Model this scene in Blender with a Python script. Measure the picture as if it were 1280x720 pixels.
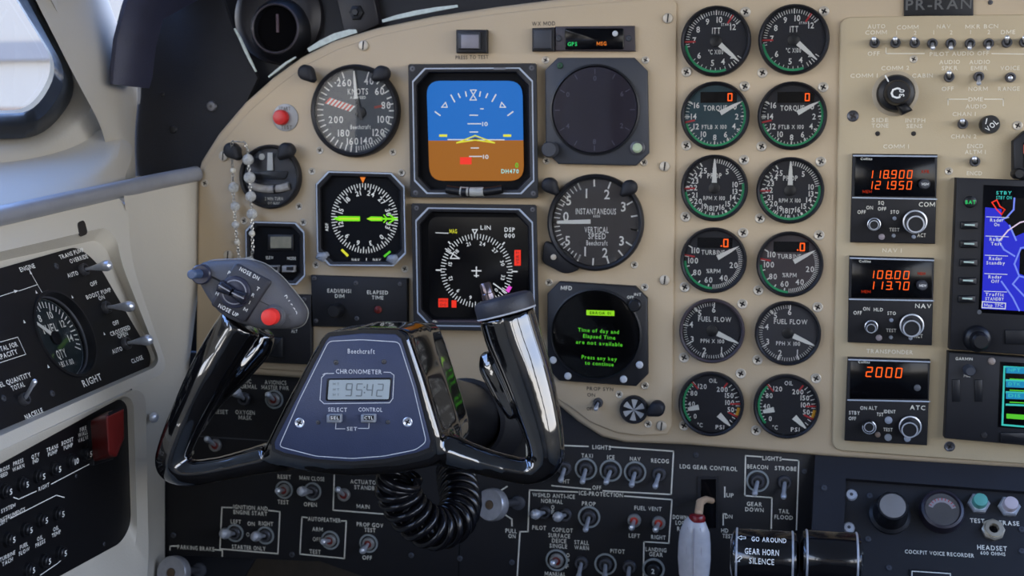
import bpy, math, random
from mathutils import Vector, Matrix
random.seed(7)
for o in list(bpy.data.objects): bpy.data.objects.remove(o)
SC = bpy.context.scene
COL = SC.collection
PI = math.pi
R = math.radians

# ------------------------------------------------------------------ camera
FPX = 1500.0
YAW, PITCH, ROLL, DIST = 11.5, 6.0, 0.0, 1.087
P0 = Vector((0, 0, .95))
RC = Matrix.Rotation(R(YAW), 3, 'Z') @ Matrix.Rotation(R(90 - PITCH), 3, 'X') @ Matrix.Rotation(R(ROLL), 3, 'Z')
CAM = P0 - DIST * (RC @ Vector((0, 0, -1)))
cd = bpy.data.cameras.new('camera'); cam = bpy.data.objects.new('camera', cd); COL.objects.link(cam)
cam.matrix_world = Matrix.Translation(CAM) @ RC.to_4x4()
cd.sensor_width = 36; cd.lens = 36 * FPX / 1280; cd.clip_start = .02; cd.clip_end = 400
cd.dof.use_dof = True; cd.dof.focus_distance = .885; cd.dof.aperture_fstop = 11
SC.camera = cam

# ------------------------------------------------------------------ sky, light, exposure
wd = bpy.data.worlds.new('sky'); SC.world = wd; wd.use_nodes = True
nt = wd.node_tree; nt.nodes.clear()
tc = nt.nodes.new('ShaderNodeTexCoord'); sp = nt.nodes.new('ShaderNodeSeparateXYZ')
rp = nt.nodes.new('ShaderNodeValToRGB'); bg = nt.nodes.new('ShaderNodeBackground'); ow = nt.nodes.new('ShaderNodeOutputWorld')
ma = nt.nodes.new('ShaderNodeMath'); ma.operation = 'MULTIPLY_ADD'; ma.inputs[1].default_value = .5; ma.inputs[2].default_value = .5
nt.links.new(tc.outputs['Generated'], sp.inputs[0]); nt.links.new(sp.outputs['Z'], ma.inputs[0])
nt.links.new(ma.outputs[0], rp.inputs[0]); nt.links.new(rp.outputs[0], bg.inputs[0]); nt.links.new(bg.outputs[0], ow.inputs[0])
el = rp.color_ramp.elements
el[0].position = 0.46; el[0].color = (.56, .47, .37, 1)
el[1].position = 0.50; el[1].color = (1.0, .95, .87, 1)
e = el.new(.54); e.color = (.97, .95, .94, 1)
e = el.new(.61); e.color = (.74, .83, 1.0, 1)
e = el.new(.72); e.color = (.30, .50, 1.0, 1)
e = el.new(1.0); e.color = (.17, .37, 1.0, 1)
bg.inputs[1].default_value = 3.9
EXPO = .70
vs = SC.view_settings
vs.view_transform = 'Standard'; vs.look = 'None'; vs.exposure = EXPO; vs.gamma = 1; vs.use_curve_mapping = False

def portal(name, loc, rot, sx, sy):
    l = bpy.data.lights.new(name, 'AREA'); l.shape = 'RECTANGLE'; l.size = sx; l.size_y = sy
    l.cycles.is_portal = True
    o = bpy.data.objects.new(name, l); COL.objects.link(o); o.location = loc; o.rotation_euler = rot
portal('window_portal', (-.43, -2.0, 1.23), (0, R(-90), 0), .56, 3.9)
portal('window_portal', (1.16, -2.0, 1.23), (0, R(90), 0), .56, 3.9)
portal('windshield_portal', (.4, .33, 1.48), (R(-118), 0, 0), 1.5, .62)

# ------------------------------------------------------------------ pixels, frames
def ray(px, py): return RC @ Vector(((px - 640) / FPX, -(py - 360) / FPX, -1))
class Frame:
    def __init__(s, O, U, V):
        s.O = Vector(O); s.U = Vector(U).normalized(); s.V = Vector(V).normalized(); s.N = s.U.cross(s.V)
    def hit(s, px, py, w=0):
        d = ray(px, py); t = ((s.O + s.N * w) - CAM).dot(s.N) / d.dot(s.N); return CAM + d * t
    def uv(s, px, py, w=0):
        q = s.hit(px, py, w) - s.O; return Vector((q.dot(s.U), q.dot(s.V)))
    def loc(s, px, py, w=0):
        q = s.uv(px, py, w); return Vector((q.x, q.y, w))
    def k(s, px, py, w=0):
        return (s.hit(px, py, w) - CAM).dot(RC @ Vector((0, 0, -1))) / FPX
    def rot(s):
        return Matrix((s.U, s.V, s.N)).transposed()
    def mat(s, p=None):
        return Matrix.Translation(p if p is not None else s.O) @ s.rot().to_4x4()
def at_y(px, py, y): d = ray(px, py); return CAM + d * ((y - CAM.y) / d.y)
def at_x(px, py, x): d = ray(px, py); return CAM + d * ((x - CAM.x) / d.x)

# ------------------------------------------------------------------ materials
MATS = {}
def lin(c): return tuple(((x / 255 + .055) / 1.055) ** 2.4 if x > 10 else x / 255 / 12.92 for x in c)
def M(name, rgb, rough=.5, metal=0, var=.06, nscale=60, bump=0, bscale=400, spec=.5, coat=0, trans=0, alpha=1, ior=1.45):
    if name in MATS: return MATS[name]
    m = bpy.data.materials.new(name); m.use_nodes = True; t = m.node_tree; b = t.nodes['Principled BSDF']
    c = lin(rgb)
    tcn = t.nodes.new('ShaderNodeTexCoord')
    nz = t.nodes.new('ShaderNodeTexNoise'); nz.inputs['Scale'].default_value = nscale; nz.inputs['Detail'].default_value = 4
    t.links.new(tcn.outputs['Object'], nz.inputs['Vector'])
    r = t.nodes.new('ShaderNodeValToRGB'); r.color_ramp.elements[0].position = .3; r.color_ramp.elements[1].position = .7
    r.color_ramp.elements[0].color = (*[x * (1 - var) for x in c], 1); r.color_ramp.elements[1].color = (*[min(1, x * (1 + var)) for x in c], 1)
    t.links.new(nz.outputs['Fac'], r.inputs[0]); t.links.new(r.outputs[0], b.inputs['Base Color'])
    b.inputs['Roughness'].default_value = rough; b.inputs['Metallic'].default_value = metal
    b.inputs['Specular IOR Level'].default_value = spec; b.inputs['Coat Weight'].default_value = coat
    b.inputs['Transmission Weight'].default_value = trans; b.inputs['IOR'].default_value = ior
    if bump:
        n2 = t.nodes.new('ShaderNodeTexNoise'); n2.inputs['Scale'].default_value = bscale; n2.inputs['Detail'].default_value = 3
        t.links.new(tcn.outputs['Object'], n2.inputs['Vector'])
        bp = t.nodes.new('ShaderNodeBump'); bp.inputs['Strength'].default_value = bump; bp.inputs['Distance'].default_value = .001
        t.links.new(n2.outputs['Fac'], bp.inputs['Height']); t.links.new(bp.outputs[0], b.inputs['Normal'])
    MATS[name] = m; return m
def EM(name, rgb, s=1.0):
    if name in MATS: return MATS[name]
    m = bpy.data.materials.new(name); m.use_nodes = True; t = m.node_tree; b = t.nodes['Principled BSDF']
    c = lin(rgb); b.inputs['Base Color'].default_value = (*[x * .1 for x in c], 1); b.inputs['Roughness'].default_value = .3
    nz = t.nodes.new('ShaderNodeTexNoise'); nz.inputs['Scale'].default_value = 90
    r = t.nodes.new('ShaderNodeValToRGB'); r.color_ramp.elements[0].color = (*[x * .93 for x in c], 1); r.color_ramp.elements[1].color = (*c, 1)
    t.links.new(nz.outputs['Fac'], r.inputs[0]); t.links.new(r.outputs[0], b.inputs['Emission Color'])
    b.inputs['Emission Strength'].default_value = s * 2 ** -EXPO; b.inputs['Specular IOR Level'].default_value = .15
    MATS[name] = m; return m
def glass_mat():
    m = bpy.data.materials.new('instrument_glass'); m.use_nodes = True; t = m.node_tree; t.nodes.clear()
    o = t.nodes.new('ShaderNodeOutputMaterial'); mx = t.nodes.new('ShaderNodeMixShader'); tr = t.nodes.new('ShaderNodeBsdfTransparent')
    gl = t.nodes.new('ShaderNodeBsdfGlossy'); gl.inputs['Roughness'].default_value = 0.0; fr = t.nodes.new('ShaderNodeFresnel'); fr.inputs[0].default_value = 1.32
    t.links.new(fr.outputs[0], mx.inputs[0]); t.links.new(tr.outputs[0], mx.inputs[1]); t.links.new(gl.outputs[0], mx.inputs[2]); t.links.new(mx.outputs[0], o.inputs[0])
    MATS['glass'] = m; return m
GLASS = glass_mat()
BEIGE = M('beige_paint', (192, 172, 142), .62, var=.035, nscale=9, bump=.12, bscale=700)
BEIGE2 = M('radio_panel_paint', (190, 172, 139), .6, var=.03, nscale=11, bump=.12, bscale=700)
CREAM = M('cream_plastic', (196, 190, 177), .55, var=.04, nscale=6, bump=.15, bscale=500)
CREAMW = M('cream_wall', (178, 172, 160), .6, var=.04, nscale=5, bump=.15, bscale=400)
BLACK = M('black_panel_paint', (22, 21, 24), .55, var=.1, nscale=20, bump=.1, bscale=900)
BLACKS = M('black_side_panel', (19, 20, 26), .5, var=.1, nscale=20)
BEZ = M('black_bezel', (26, 26, 30), .5, var=.1, nscale=40)
BEZG = M('grey_black_bezel', (58, 60, 66), .5, var=.06, nscale=40)
DIAL = M('dial_black', (20, 22, 33), .55, var=.1)
DIALG = M('dial_grey', (72, 77, 83), .55, var=.06)
DIALV = M('dial_brown_grey', (64, 60, 60), .55, var=.06)
DIALT = M('dial_teal', (24, 62, 72), .5, var=.1)
SCRN = M('dark_screen', (7, 7, 10), .14, var=.1, spec=.25)
WXS = M('radar_screen', (40, 36, 52), .3, var=.06, nscale=30, spec=.15)
WHITE = M('white_print', (236, 236, 230), .6, var=.03)
PWHITE = M('panel_print', (226, 222, 206), .6, var=.05)
CRPRINT = M('cream_print', (226, 218, 196), .6, var=.03)
GREYP = M('faded_black_print', (74, 68, 60), .6, var=.08)
SILVER = M('brushed_metal', (222, 226, 234), .3, .7, var=.08, nscale=200)
STEEL = M('screw_steel', (196, 186, 168), .42, .35, var=.1, nscale=300)
DARKM = M('dark_metal', (86, 86, 90), .4, .6, var=.1, nscale=200)
SLOT = M('screw_slot', (38, 34, 32), .6)
BLKP = M('black_plastic', (20, 21, 25), .38, var=.1)
RUB = M('black_rubber', (22, 23, 29), .6, var=.1, bump=.1)
GLOSS = M('gloss_black_lacquer', (5, 5, 7), .07, var=.1, coat=1, ior=1.75, bump=.01, bscale=40)
HEADG = M('grey_textured_plastic', (88, 88, 92), .5, var=.08, bump=.35, bscale=1500)
PLATE = M('blue_grey_plate', (58, 66, 92), .42, var=.05, bump=.15, bscale=1200)
LCD = M('lcd_glass', (172, 182, 184), .25, var=.03)
LCDD = M('lcd_segment', (120, 128, 130), .5)
RED = M('red_plastic', (196, 30, 28), .35, var=.05)
REDB = M('bright_red_plastic', (240, 52, 46), .35, var=.05)
DRED = M('dark_red_plastic', (92, 22, 20), .4, var=.08)
REDS = M('red_sleeve', (116, 36, 30), .5, var=.1)
GREENP = M('green_print', (40, 168, 108), .5)
REDP = M('red_print', (190, 40, 46), .5)
YELP = M('yellow_print', (230, 170, 40), .5)
ORG = EM('orange_led', (255, 96, 30), 1.25)
ORGD = EM('dim_orange_led', (190, 48, 14), .6)
GRN = EM('green_crt', (96, 220, 56), .72)
YEL = EM('yellow_crt', (225, 225, 60), .9)
WHT = EM('white_crt', (215, 220, 225), .85)
REDC = EM('red_crt', (235, 52, 36), 1.0)
MAG = EM('magenta_crt', (235, 80, 215), .9)
BLU = EM('blue_crt', (18, 104, 190), .95)
BRN = EM('brown_crt', (158, 96, 22), .9)
NAVB = EM('map_blue', (42, 48, 205), .9)
LBLU = EM('light_blue_line', (120, 140, 245), .9)
CYA = EM('cyan_crt', (64, 200, 190), .85)
CYB = EM('cyan_blue_crt', (36, 140, 190), .85)
GRND = EM('green_annunciator', (40, 210, 110), .9)
ORA = EM('orange_annunciator', (240, 130, 40), .9)

# ------------------------------------------------------------------ glyphs
CH = "ABCDEFGHIJKLMNOPQRSTUVWXYZabcdefghijklmnopqrstuvwxyz0123456789.-/%:°"
GL = {}
def load_glyphs():
    tmp = []
    for c in CH:
        cu = bpy.data.curves.new('g', 'FONT'); cu.body = c; cu.resolution_u = 2; cu.size = 1; cu.offset = .004 if c in 'MWNKVXmwkvx' else .016
        ob = bpy.data.objects.new('g', cu); COL.objects.link(ob); tmp.append((c, ob, cu))
    dg = bpy.context.evaluated_depsgraph_get()
    for c, ob, cu in tmp:
        ev = ob.evaluated_get(dg); me = ev.to_mesh()
        vs_ = [(v.co.x, v.co.y) for v in me.vertices]; fs = [tuple(p.vertices) for p in me.polygons]
        x0 = min(v[0] for v in vs_); x1 = max(v[0] for v in vs_)
        GL[c] = ([(x - x0, y) for x, y in vs_], fs, x1 - x0); ev.to_mesh_clear()
    for c, ob, cu in tmp:
        bpy.data.objects.remove(ob); bpy.data.curves.remove(cu)
load_glyphs()
CAPH = max(y for x, y in GL['H'][0])
_h, _w, _t = CAPH, .78, .10          # plain block M
GL['M'] = ([(0, 0), (_t, 0), (_t, _h * .70), (_w / 2, _h * .10), (_w - _t, _h * .70), (_w - _t, 0), (_w, 0), (_w, _h), (_w - _t * 1.2, _h), (_w / 2, _h * .36), (_t * 1.2, _h), (0, _h)],
           [(0, 1, 2, 11), (11, 2, 10), (10, 2, 3, 9), (9, 3, 4, 8), (8, 4, 7), (7, 4, 5, 6)], _w)

# ------------------------------------------------------------------ mesh builder
def rpoly(pts, rad, n=5):
    out = []; N = len(pts)
    for i in range(N):
        p = Vector(pts[i][:2]); a = Vector(pts[i - 1][:2]); b = Vector(pts[(i + 1) % N][:2])
        r = rad[i] if isinstance(rad, (list, tuple)) else rad
        da = (a - p); db = (b - p); la = da.length; lb = db.length; da.normalize(); db.normalize()
        r = min(r, la * .49, lb * .49); p1 = p + da * r; p2 = p + db * r
        for j in range(n):
            t = j / (n - 1) if n > 1 else .5
            out.append(p1 * (1 - t) ** 2 + p * 2 * t * (1 - t) + p2 * t * t)
    return out
def area(p): return .5 * sum(p[i - 1][0] * p[i][1] - p[i][0] * p[i - 1][1] for i in range(len(p)))
def inset(p, d):
    s = 1 if area(p) > 0 else -1; N = len(p); out = []
    for i in range(N):
        a = Vector(p[i - 1][:2]); b = Vector(p[i][:2]); c = Vector(p[(i + 1) % N][:2])
        e1 = b - a; e2 = c - b
        if e1.length < 1e-9: e1 = e2
        if e2.length < 1e-9: e2 = e1
        e1.normalize(); e2.normalize()
        n1 = Vector((-e1.y, e1.x)) * s; n2 = Vector((-e2.y, e2.x)) * s; nn = n1 + n2
        if nn.length < 1e-6: nn = n1
        nn.normalize(); q = max(.45, nn.dot(n1)); out.append(b + nn * d / q)
    return out
def circ(r, n=32, cx=0, cy=0): return [Vector((cx + r * math.cos(2 * PI * i / n), cy + r * math.sin(2 * PI * i / n))) for i in range(n)]
class MB:
    def __init__(s): s.v = []; s.f = []; s.m = []
    def add(s, vs_, fs, mi=0):
        b = len(s.v); s.v += [tuple(x) for x in vs_]; s.f += [tuple(i + b for i in f) for f in fs]; s.m += [mi] * len(fs); return s
    def loops(s, loops, cap0=False, cap1=True, mi=0, closed=True):
        n = len(loops[0]); vs_ = []; fs = []
        for L in loops: vs_ += [tuple(p) for p in L]
        for k in range(len(loops) - 1):
            for i in range(n if closed else n - 1):
                j = (i + 1) % n; fs.append((k * n + i, k * n + j, (k + 1) * n + j, (k + 1) * n + i))
        if cap0: fs.append(tuple(reversed(range(n))))
        if cap1: fs.append(tuple((len(loops) - 1) * n + i for i in range(n)))
        return s.add(vs_, fs, mi)
    def prism(s, poly, w0, w1, bev=0, mi=0, cap0=True):
        if area(poly) < 0: poly = list(reversed(poly))
        lp = lambda p, w: [(q[0], q[1], w) for q in p]
        L = [lp(poly, w0)]
        if bev: L += [lp(poly, w1 - bev), lp(inset(poly, bev * .35), w1 - bev * .35), lp(inset(poly, bev), w1)]
        else: L += [lp(poly, w1)]
        return s.loops(L, cap0, True, mi)
    def flat(s, poly, w, mi=0):
        if area(poly) < 0: poly = list(reversed(poly))
        return s.add([(q[0], q[1], w) for q in poly], [tuple(range(len(poly)))], mi)
    def ring(s, po, pi, w0, w1, mi=0, deep=None):
        lp = lambda p, w: [(q[0], q[1], w) for q in p]
        return s.loops([lp(po, w0), lp(po, w1), lp(pi, w1), lp(pi, w0 if deep is None else deep)], False, False, mi)
    def lathe(s, prof, cx=0, cy=0, n=32, mi=0, cap=True):
        L = [[(cx + r * math.cos(2 * PI * i / n), cy + r * math.sin(2 * PI * i / n), w) for i in range(n)] for r, w in prof]
        return s.loops(L, False, cap, mi)
    def box(s, x0, x1, y0, y1, z0, z1, mi=0):
        v = [(x, y, z) for z in (z0, z1) for x, y in ((x0, y0), (x1, y0), (x1, y1), (x0, y1))]
        return s.add(v, [(3, 2, 1, 0), (4, 5, 6, 7), (0, 1, 5, 4), (1, 2, 6, 5), (2, 3, 7, 6), (3, 0, 4, 7)], mi)
    def tube(s, pts, rad, n=10, mi=0, cap=True):
        pts = [Vector(p) for p in pts]; L = []; up = None
        for i, p in enumerate(pts):
            d = (pts[min(i + 1, len(pts) - 1)] - pts[max(i - 1, 0)]).normalized()
            if up is None:
                up = Vector((0, 0, 1)) if abs(d.z) < .9 else Vector((1, 0, 0))
            a = d.cross(up).normalized(); b = a.cross(d).normalized(); up = b
            r = rad[i] if isinstance(rad, (list, tuple)) else rad
            L.append([p + (a * math.cos(2 * PI * j / n) + b * math.sin(2 * PI * j / n)) * r for j in range(n)])
        return s.loops(L, cap, cap, mi)
    def stroke(s, pts, wd_, w, mi=0):
        for a, b in zip(pts[:-1], pts[1:]):
            a = Vector(a[:2]); b = Vector(b[:2]); d = b - a
            if d.length < 1e-9: continue
            d.normalize(); n = Vector((-d.y, d.x)) * wd_ / 2; e_ = d * wd_ / 2
            s.add([(*(a - e_ - n), w), (*(b + e_ - n), w), (*(b + e_ + n), w), (*(a - e_ + n), w)], [(0, 1, 2, 3)], mi)
        return s
    def text(s, t, cx, cy, h, w, wid=None, ang=0, mi=0, track=.15, xs=1.0):
        sc = h / CAPH; x = 0; items = []
        for c in t:
            if c == ' ': x += .36; continue
            g = GL[c]
            if c in '1I': x += .05
            items.append((g, x)); x += g[2] + track
        tot = max(x - track, .01) * sc * xs; fx = sc * xs
        if wid: fx *= wid / tot; tot = wid
        ca, sa = math.cos(ang), math.sin(ang)
        for g, gx in items:
            vs_ = []
            for (a, b) in g[0]:
                X = (a + gx) * fx - tot / 2; Y = b * sc - h / 2
                vs_.append((cx + X * ca - Y * sa, cy + X * sa + Y * ca, w))
            s.add(vs_, g[1], mi)
        return s
    def seg(s, t, cx, cy, h, w, wid, mi=0, slant=.1, th=.11):
        """seven segment characters"""
        SEG = {'0': 'abcdef', '1': 'bc', '2': 'abged', '3': 'abgcd', '4': 'fgbc', '5': 'afgcd', '6': 'afgedc', '7': 'abc', '8': 'abcdefg', '9': 'abcfgd'}
        n = sum(1 for c in t if c not in '.:'); cw = wid / n; x = cx - wid / 2; hw = cw * .27; hh = h / 2; k = h * th
        for c in t:
            if c == '.': s.flat([(x - cw * .1 + q[0] * k * .6, cy - hh + q[1] * k * .6 + k * .5) for q in ((-1, -1), (1, -1), (1, 1), (-1, 1))], w, mi); continue
            if c == ':':
                for yy in (-.22, .22): s.flat([(x + q[0] * k * .6, cy + yy * h + q[1] * k * .6) for q in ((-1, -1), (1, -1), (1, 1), (-1, 1))], w, mi)
                continue
            mx = x + cw * .5
            def P(a, b): return Vector((mx + a * hw + b * hh * slant, cy + b * hh))
            S = {'a': ((-1, 1), (1, 1)), 'b': ((1, 1), (1, 0)), 'c': ((1, 0), (1, -1)), 'd': ((-1, -1), (1, -1)), 'e': ((-1, 0), (-1, -1)), 'f': ((-1, 1), (-1, 0)), 'g': ((-1, 0), (1, 0))}
            for q in SEG.get(c, ''):
                a, b = P(*S[q][0]), P(*S[q][1]); a, b = a.lerp(b, .1), b.lerp(a, .1); s.stroke([a, b], k, w, mi)
            x += cw
        return s
    def build(s, name, mats, parent=None, mw=None, smooth=35):
        me = bpy.data.meshes.new(name); me.from_pydata(s.v, [], s.f)
        if not isinstance(mats, (list, tuple)): mats = [mats]
        for m in mats: me.materials.append(m)
        me.polygons.foreach_set('material_index', s.m)
        me.update()
        if smooth:
            me.shade_smooth(); me.set_sharp_from_angle(angle=R(smooth))
        return link(name, me, parent, mw)
def link(name, me, parent=None, mw=None):
    o = bpy.data.objects.new(name, me); COL.objects.link(o)
    if parent: o.parent = parent
    if mw is not None: o.matrix_basis = mw
    return o
def tag(o, label=None, cat=None, group=None, kind=None):
    if label: o['label'] = label
    if cat: o['category'] = cat
    if group: o['group'] = group
    if kind: o['kind'] = kind
    return o
def thing(name, F, px, py, label, cat, group=None, w=0):
    o = bpy.data.objects.new(name, None); COL.objects.link(o); o.empty_display_size = .01
    o.matrix_basis = F.mat(F.hit(px, py, w)); return tag(o, label, cat, group)
class Loc:
    """pixel -> local coordinates of a thing standing at (cx,cy) of frame F"""
    def __init__(s, F, cx, cy, w0=0): s.F = F; s.c = F.uv(cx, cy, w0); s.k = F.k(cx, cy, w0); s.w0 = w0
    def __call__(s, px, py, w=0): return s.F.uv(px, py, s.w0 + w) - s.c
    def poly(s, pts, w=0): return [s(x, y, w) for x, y in pts]
    def p3(s, px, py, w=0): q = s(px, py, w); return Vector((q.x, q.y, w))

# ------------------------------------------------------------------ frames of the panels
X, Y, Z = Vector((1, 0, 0)), Vector((0, 1, 0)), Vector((0, 0, 1))
FE = Frame((0, 0, .95), X, Z)                # engine gauge face of the main panel
FF = Frame((0, -.0025, .95), X, Z)           # flight panel overlay
FR = Frame((0, -.003, .95), X, Z)            # radio panel overlay
FS = Frame((0, .010, .95), X, Z)             # black switch panel below
FC = Frame(at_y(1150, 575, .006), X, Vector((0, .70, 1)))   # recorder panel, leaning back
SO = at_y(75, 425, -.27)
FL = Frame(SO, Y, Vector((-.42, 0, 1)))      # fuel panel on the side console
XL = -.257
FB = Frame((XL, -.3, .85), Y, Z)             # breaker panel under it
_ry = Matrix.Rotation(R(7), 3, 'Z') @ Matrix.Rotation(R(-3), 3, 'X')
FY = Frame(CAM + ray(447, 500) * .83, _ry @ X, _ry @ Z)   # control wheel plane

# ------------------------------------------------------------------ room shell
def struct(o): o['kind'] = 'structure'; return o
IDM = Matrix.Identity(4)
def plane_mb(pts): return MB().add(pts, [tuple(range(len(pts)))])
CARPET = M('brown_carpet', (92, 76, 58), .95, var=.3, nscale=300, bump=.6, bscale=900)
HEADL = M('headliner', (178, 172, 160), .8, var=.04, nscale=8)
struct(MB().box(-.62, 1.42, -4.0, .9, -.03, 0).build('floor', CARPET))
struct(MB().box(-.44, 1.24, -4.0, .02, 1.56, 1.59).build('ceiling', HEADL))
struct(MB().box(-.62, 1.42, -4.03, -4.0, 0, 1.6).build('wall_back', M('bulkhead_cloth', (170, 160, 146), .9, var=.1)))
def wall_with_widened_windows(name, x0, x1, y1):  # window strips lengthened aft, added to send more daylight onto the panel
    b = MB()
    b.box(x0, x1, -4, y1, 0, .96); b.box(x0, x1, -4, y1, 1.51, 1.59)
    for i in range(3): ye = -4 + 1.35 * i; b.box(x0, x1, ye, ye + .1, .96, 1.51) if ye < y1 - .1 else None
    b.box(x0, x1, y1 - .05, y1, .96, 1.51)
    return struct(b.build(name, CREAMW))
wall_with_widened_windows('wall_right', 1.15, 1.19, .02)
wall_with_widened_windows('wall_left_aft', -.42, -.38, -.98)
struct(MB().box(-.62, 1.42, .30, .33, 0, 1.16).build('wall_front', M('footwell_liner', (84, 74, 60), .9, var=.1)))
struct(MB().box(-.46, -.42, -.04, .30, 0, 1.02).build('wall_left_nose_added', BLACKS)); struct(MB().box(1.15, 1.19, .02, .30, 0, 1.16).build('wall_right_nose_added', BLACKS))  # unseen side walls added to shut sky light out of the footwell
# lower left wall, from the floor up behind the consoles
struct(MB().box(-.42, -.37, -1.0, -.04, 0, .955).build('wall_left_lower', CREAMW))

# ---- left side wall: sill, window reveal, pillar (one lofted shell)
# window outline in a leaning plane
FW = Frame((-.385, -.1, 1.09), Y, Vector((.10, 0, 1)))
def wloop(pts, rad, w, n=7):
    return [FW.O + FW.U * q.x + FW.V * q.y + FW.N * w for q in rpoly([FW.uv(x, y, w) for x, y in pts], rad, n)]
WOUT = [(-330, 192), (62, 182), (121, 118), (52, -12), (0, -110), (-160, -190), (-1420, -360), (-1480, 190)]
WSEAL = [(-330, 183), (56, 172), (100, 112), (40, -12), (-12, -104), (-170, -176), (-1400, -340), (-1460, 182)]
WGL = [(-330, 150), (44, 141), (75, 85), (14, -14), (-30, -95), (-180, -160), (-1380, -320), (-1440, 150)]
RAD = [.05, .045, .03, .3, .05, .05, .05, .05]
b = MB()
def ringloop(pts, k, w): return wloop(pts, [r_ * k for r_ in RAD], w)
l0 = ringloop([(-900, 330), (150, 330), (150, 118), (88, -20), (60, -150), (-80, -330), (-2600, -900), (-2600, 300)], .2, .012)
l1 = ringloop(WOUT, 1.0, .006); l2 = ringloop(WSEAL, .95, -.008)
b.loops([l0, ringloop([(-340, 205), (72, 192), (126, 122), (58, -12), (6, -116), (-155, -200), (-1440, -380), (-1500, 205)], 1.05, .012), l1, l2], False, False)
struct(b.build('wall_left', CREAMW, smooth=60))
b = MB(); l3 = ringloop(WSEAL, .95, .003)
b.loops([l2, l3, ringloop([((x + a) / 2, (y + c) / 2) for (x, y), (a, c) in zip(WSEAL, WGL)], .9, .006), ringloop(WGL, .8, -.002), ringloop(WGL, .8, -.02)], False, False)
wf = struct(b.build('window_1', M('window_seal', (34, 38, 44), .3, var=.15, nscale=30), smooth=60))
b = MB(); lg = ringloop(WGL, .8, -.006); b.add(lg, [tuple(range(len(lg)))]); b.build('window_pane', GLASS, wf)
# bright metal bead round the pane
b = MB(); b.loops([ringloop([(x - 0, y) for x, y in WGL], .8, -.001), ringloop([(x - 5, y - 4) for x, y in WGL], .8, -.003)], False, False)
b.build('pane_bead', M('white_sealant', (205, 210, 212), .5), wf)
# latch plate printed on the seal
q = [at_x(6, 169, -.388), at_x(32, 166, -.388), at_x(32, 173, -.388), at_x(6, 176, -.388)]

# sill shelf + pillar skin, lofted between rows of points (aft edge -> front edge at the black panel)
def bez(p, n):
    out = []; m = len(p) - 1
    for i in range(n + 1):
        t = i / n; q = Vector((0, 0, 0))
        for j, a in enumerate(p): q += Vector(a) * math.comb(m, j) * t ** j * (1 - t) ** (m - j)
        out.append(q)
    return out
def grid(rows, name, mat_, parent=None):
    n = len(rows[0]); v = [p for r_ in rows for p in r_]; f = []
    for i in range(len(rows) - 1):
        for j in range(n - 1): f.append((i * n + j, i * n + j + 1, (i + 1) * n + j + 1, (i + 1) * n + j))
    return MB().add(v, f).build(name, mat_, parent, smooth=80)
# pillar: columns run from the window edge forward and inboard to the black side panel
rows = []
for (pa, ya), (pb, yb), (pc, yc) in [
        (((20, -60), -.19), ((112, -60), -.115), ((118, -60), .0)),
        (((42, -4), -.155), ((118, -4), -.09), ((134, -4), .005)),
        (((57, 24), -.142), ((124, 28), -.08), ((148, 34), .008)),
        (((82, 74), -.122), ((140, 74), -.07), ((166, 74), .008)),
        (((105, 118), -.110), ((146, 116), -.062), ((174, 118), .008)),
        (((122, 148), -.098), ((152, 150), -.06), ((169, 150), .008)),
        (((132, 175), -.07), ((156, 180), -.055), ((168, 186), .008)),
        (((140, 222), -.03), ((158, 226), -.02), ((170, 226), .008))]:
    A, B, C_ = at_y(*pa, ya), at_y(*pb, yb), at_y(*pc, yc)
    rows.append(bez([A, B, B, C_], 12))
p_ = grid(rows, 'trim_1', CREAMW); struct(p_)
md = p_.modifiers.new('s', 'SUBSURF'); md.levels = 1; md.render_levels = 2
# sill: from the window foot inboard to the rail
rows = []
for px_r, py_r, yr, px_w, py_w in [(-260, 330, -.52, -200, 215), (-120, 292, -.40, -90, 208), (0, 264, -.300, 0, 203), (60, 250, -.235, 62, 192), (110, 240, -.175, 112, 172), (140, 232, -.125, 138, 152), (160, 229, -.08, 150, 168)]:
    A = at_y(px_r, py_r, yr)
    if px_w <= 120: Bp = at_x(px_w, py_w, -.378)
    else: Bp = at_y(px_w, py_w, -.05 if px_w < 145 else -.01)
    rows.append(bez([A, A + Vector((-.012, 0, .006)), Bp + Vector((.03, 0, -.014)), Bp], 10))
p_ = grid(rows, 'trim_2', CREAMW); struct(p_)
md = p_.modifiers.new('s', 'SUBSURF'); md.levels = 1; md.render_levels = 2
# grey rail under the sill
rp_ = [at_y(246, 217, -.004), at_y(200, 226, -.05), at_y(150, 237, -.12), at_y(90, 250, -.2), at_y(0, 270, -.30), at_y(-140, 305, -.42), at_y(-280, 345, -.52)]
RAILM = M('grey_rail', (150, 152, 158), .35, .25, var=.05)
b = MB(); fine = []
for i in range(len(rp_) - 1):
    for j in range(4): fine.append(rp_[i].lerp(rp_[i + 1], j / 4))
b.tube(fine, .0072, 14); struct(b.build('trim_3', RAILM))
# wall below the rail, between console and main panel
rows = []
for pyr, pyf, yA in [(230, 222, -.125), (330, 330, -.12), (460, 460, -.115), (600, 600, -.115), (760, 760, -.115)]:
    A = at_y(153 if pyr < 300 else 165, pyr, yA); A2 = at_y(186, (pyr + pyf) / 2, -.06); B_ = at_y(252 if pyf < 400 else (236 if pyf < 500 else 206), pyf, .008)
    rows.append(bez([A, A2, B_], 8))
p_ = struct(grid(rows, 'wall_left_front', CREAM))
struct(MB().prism([(lambda q: Vector((q.x, q.z)))(at_y(x_, y_, .05)) for x_, y_ in [(190, 680), (330, 680), (306, 720), (296, 820), (190, 820)]], -.056, -.05).build('trim_5', BLACKS, None, Matrix(((1, 0, 0, 0), (0, 0, -1, 0), (0, 1, 0, 0), (0, 0, 0, 1)))))
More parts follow.
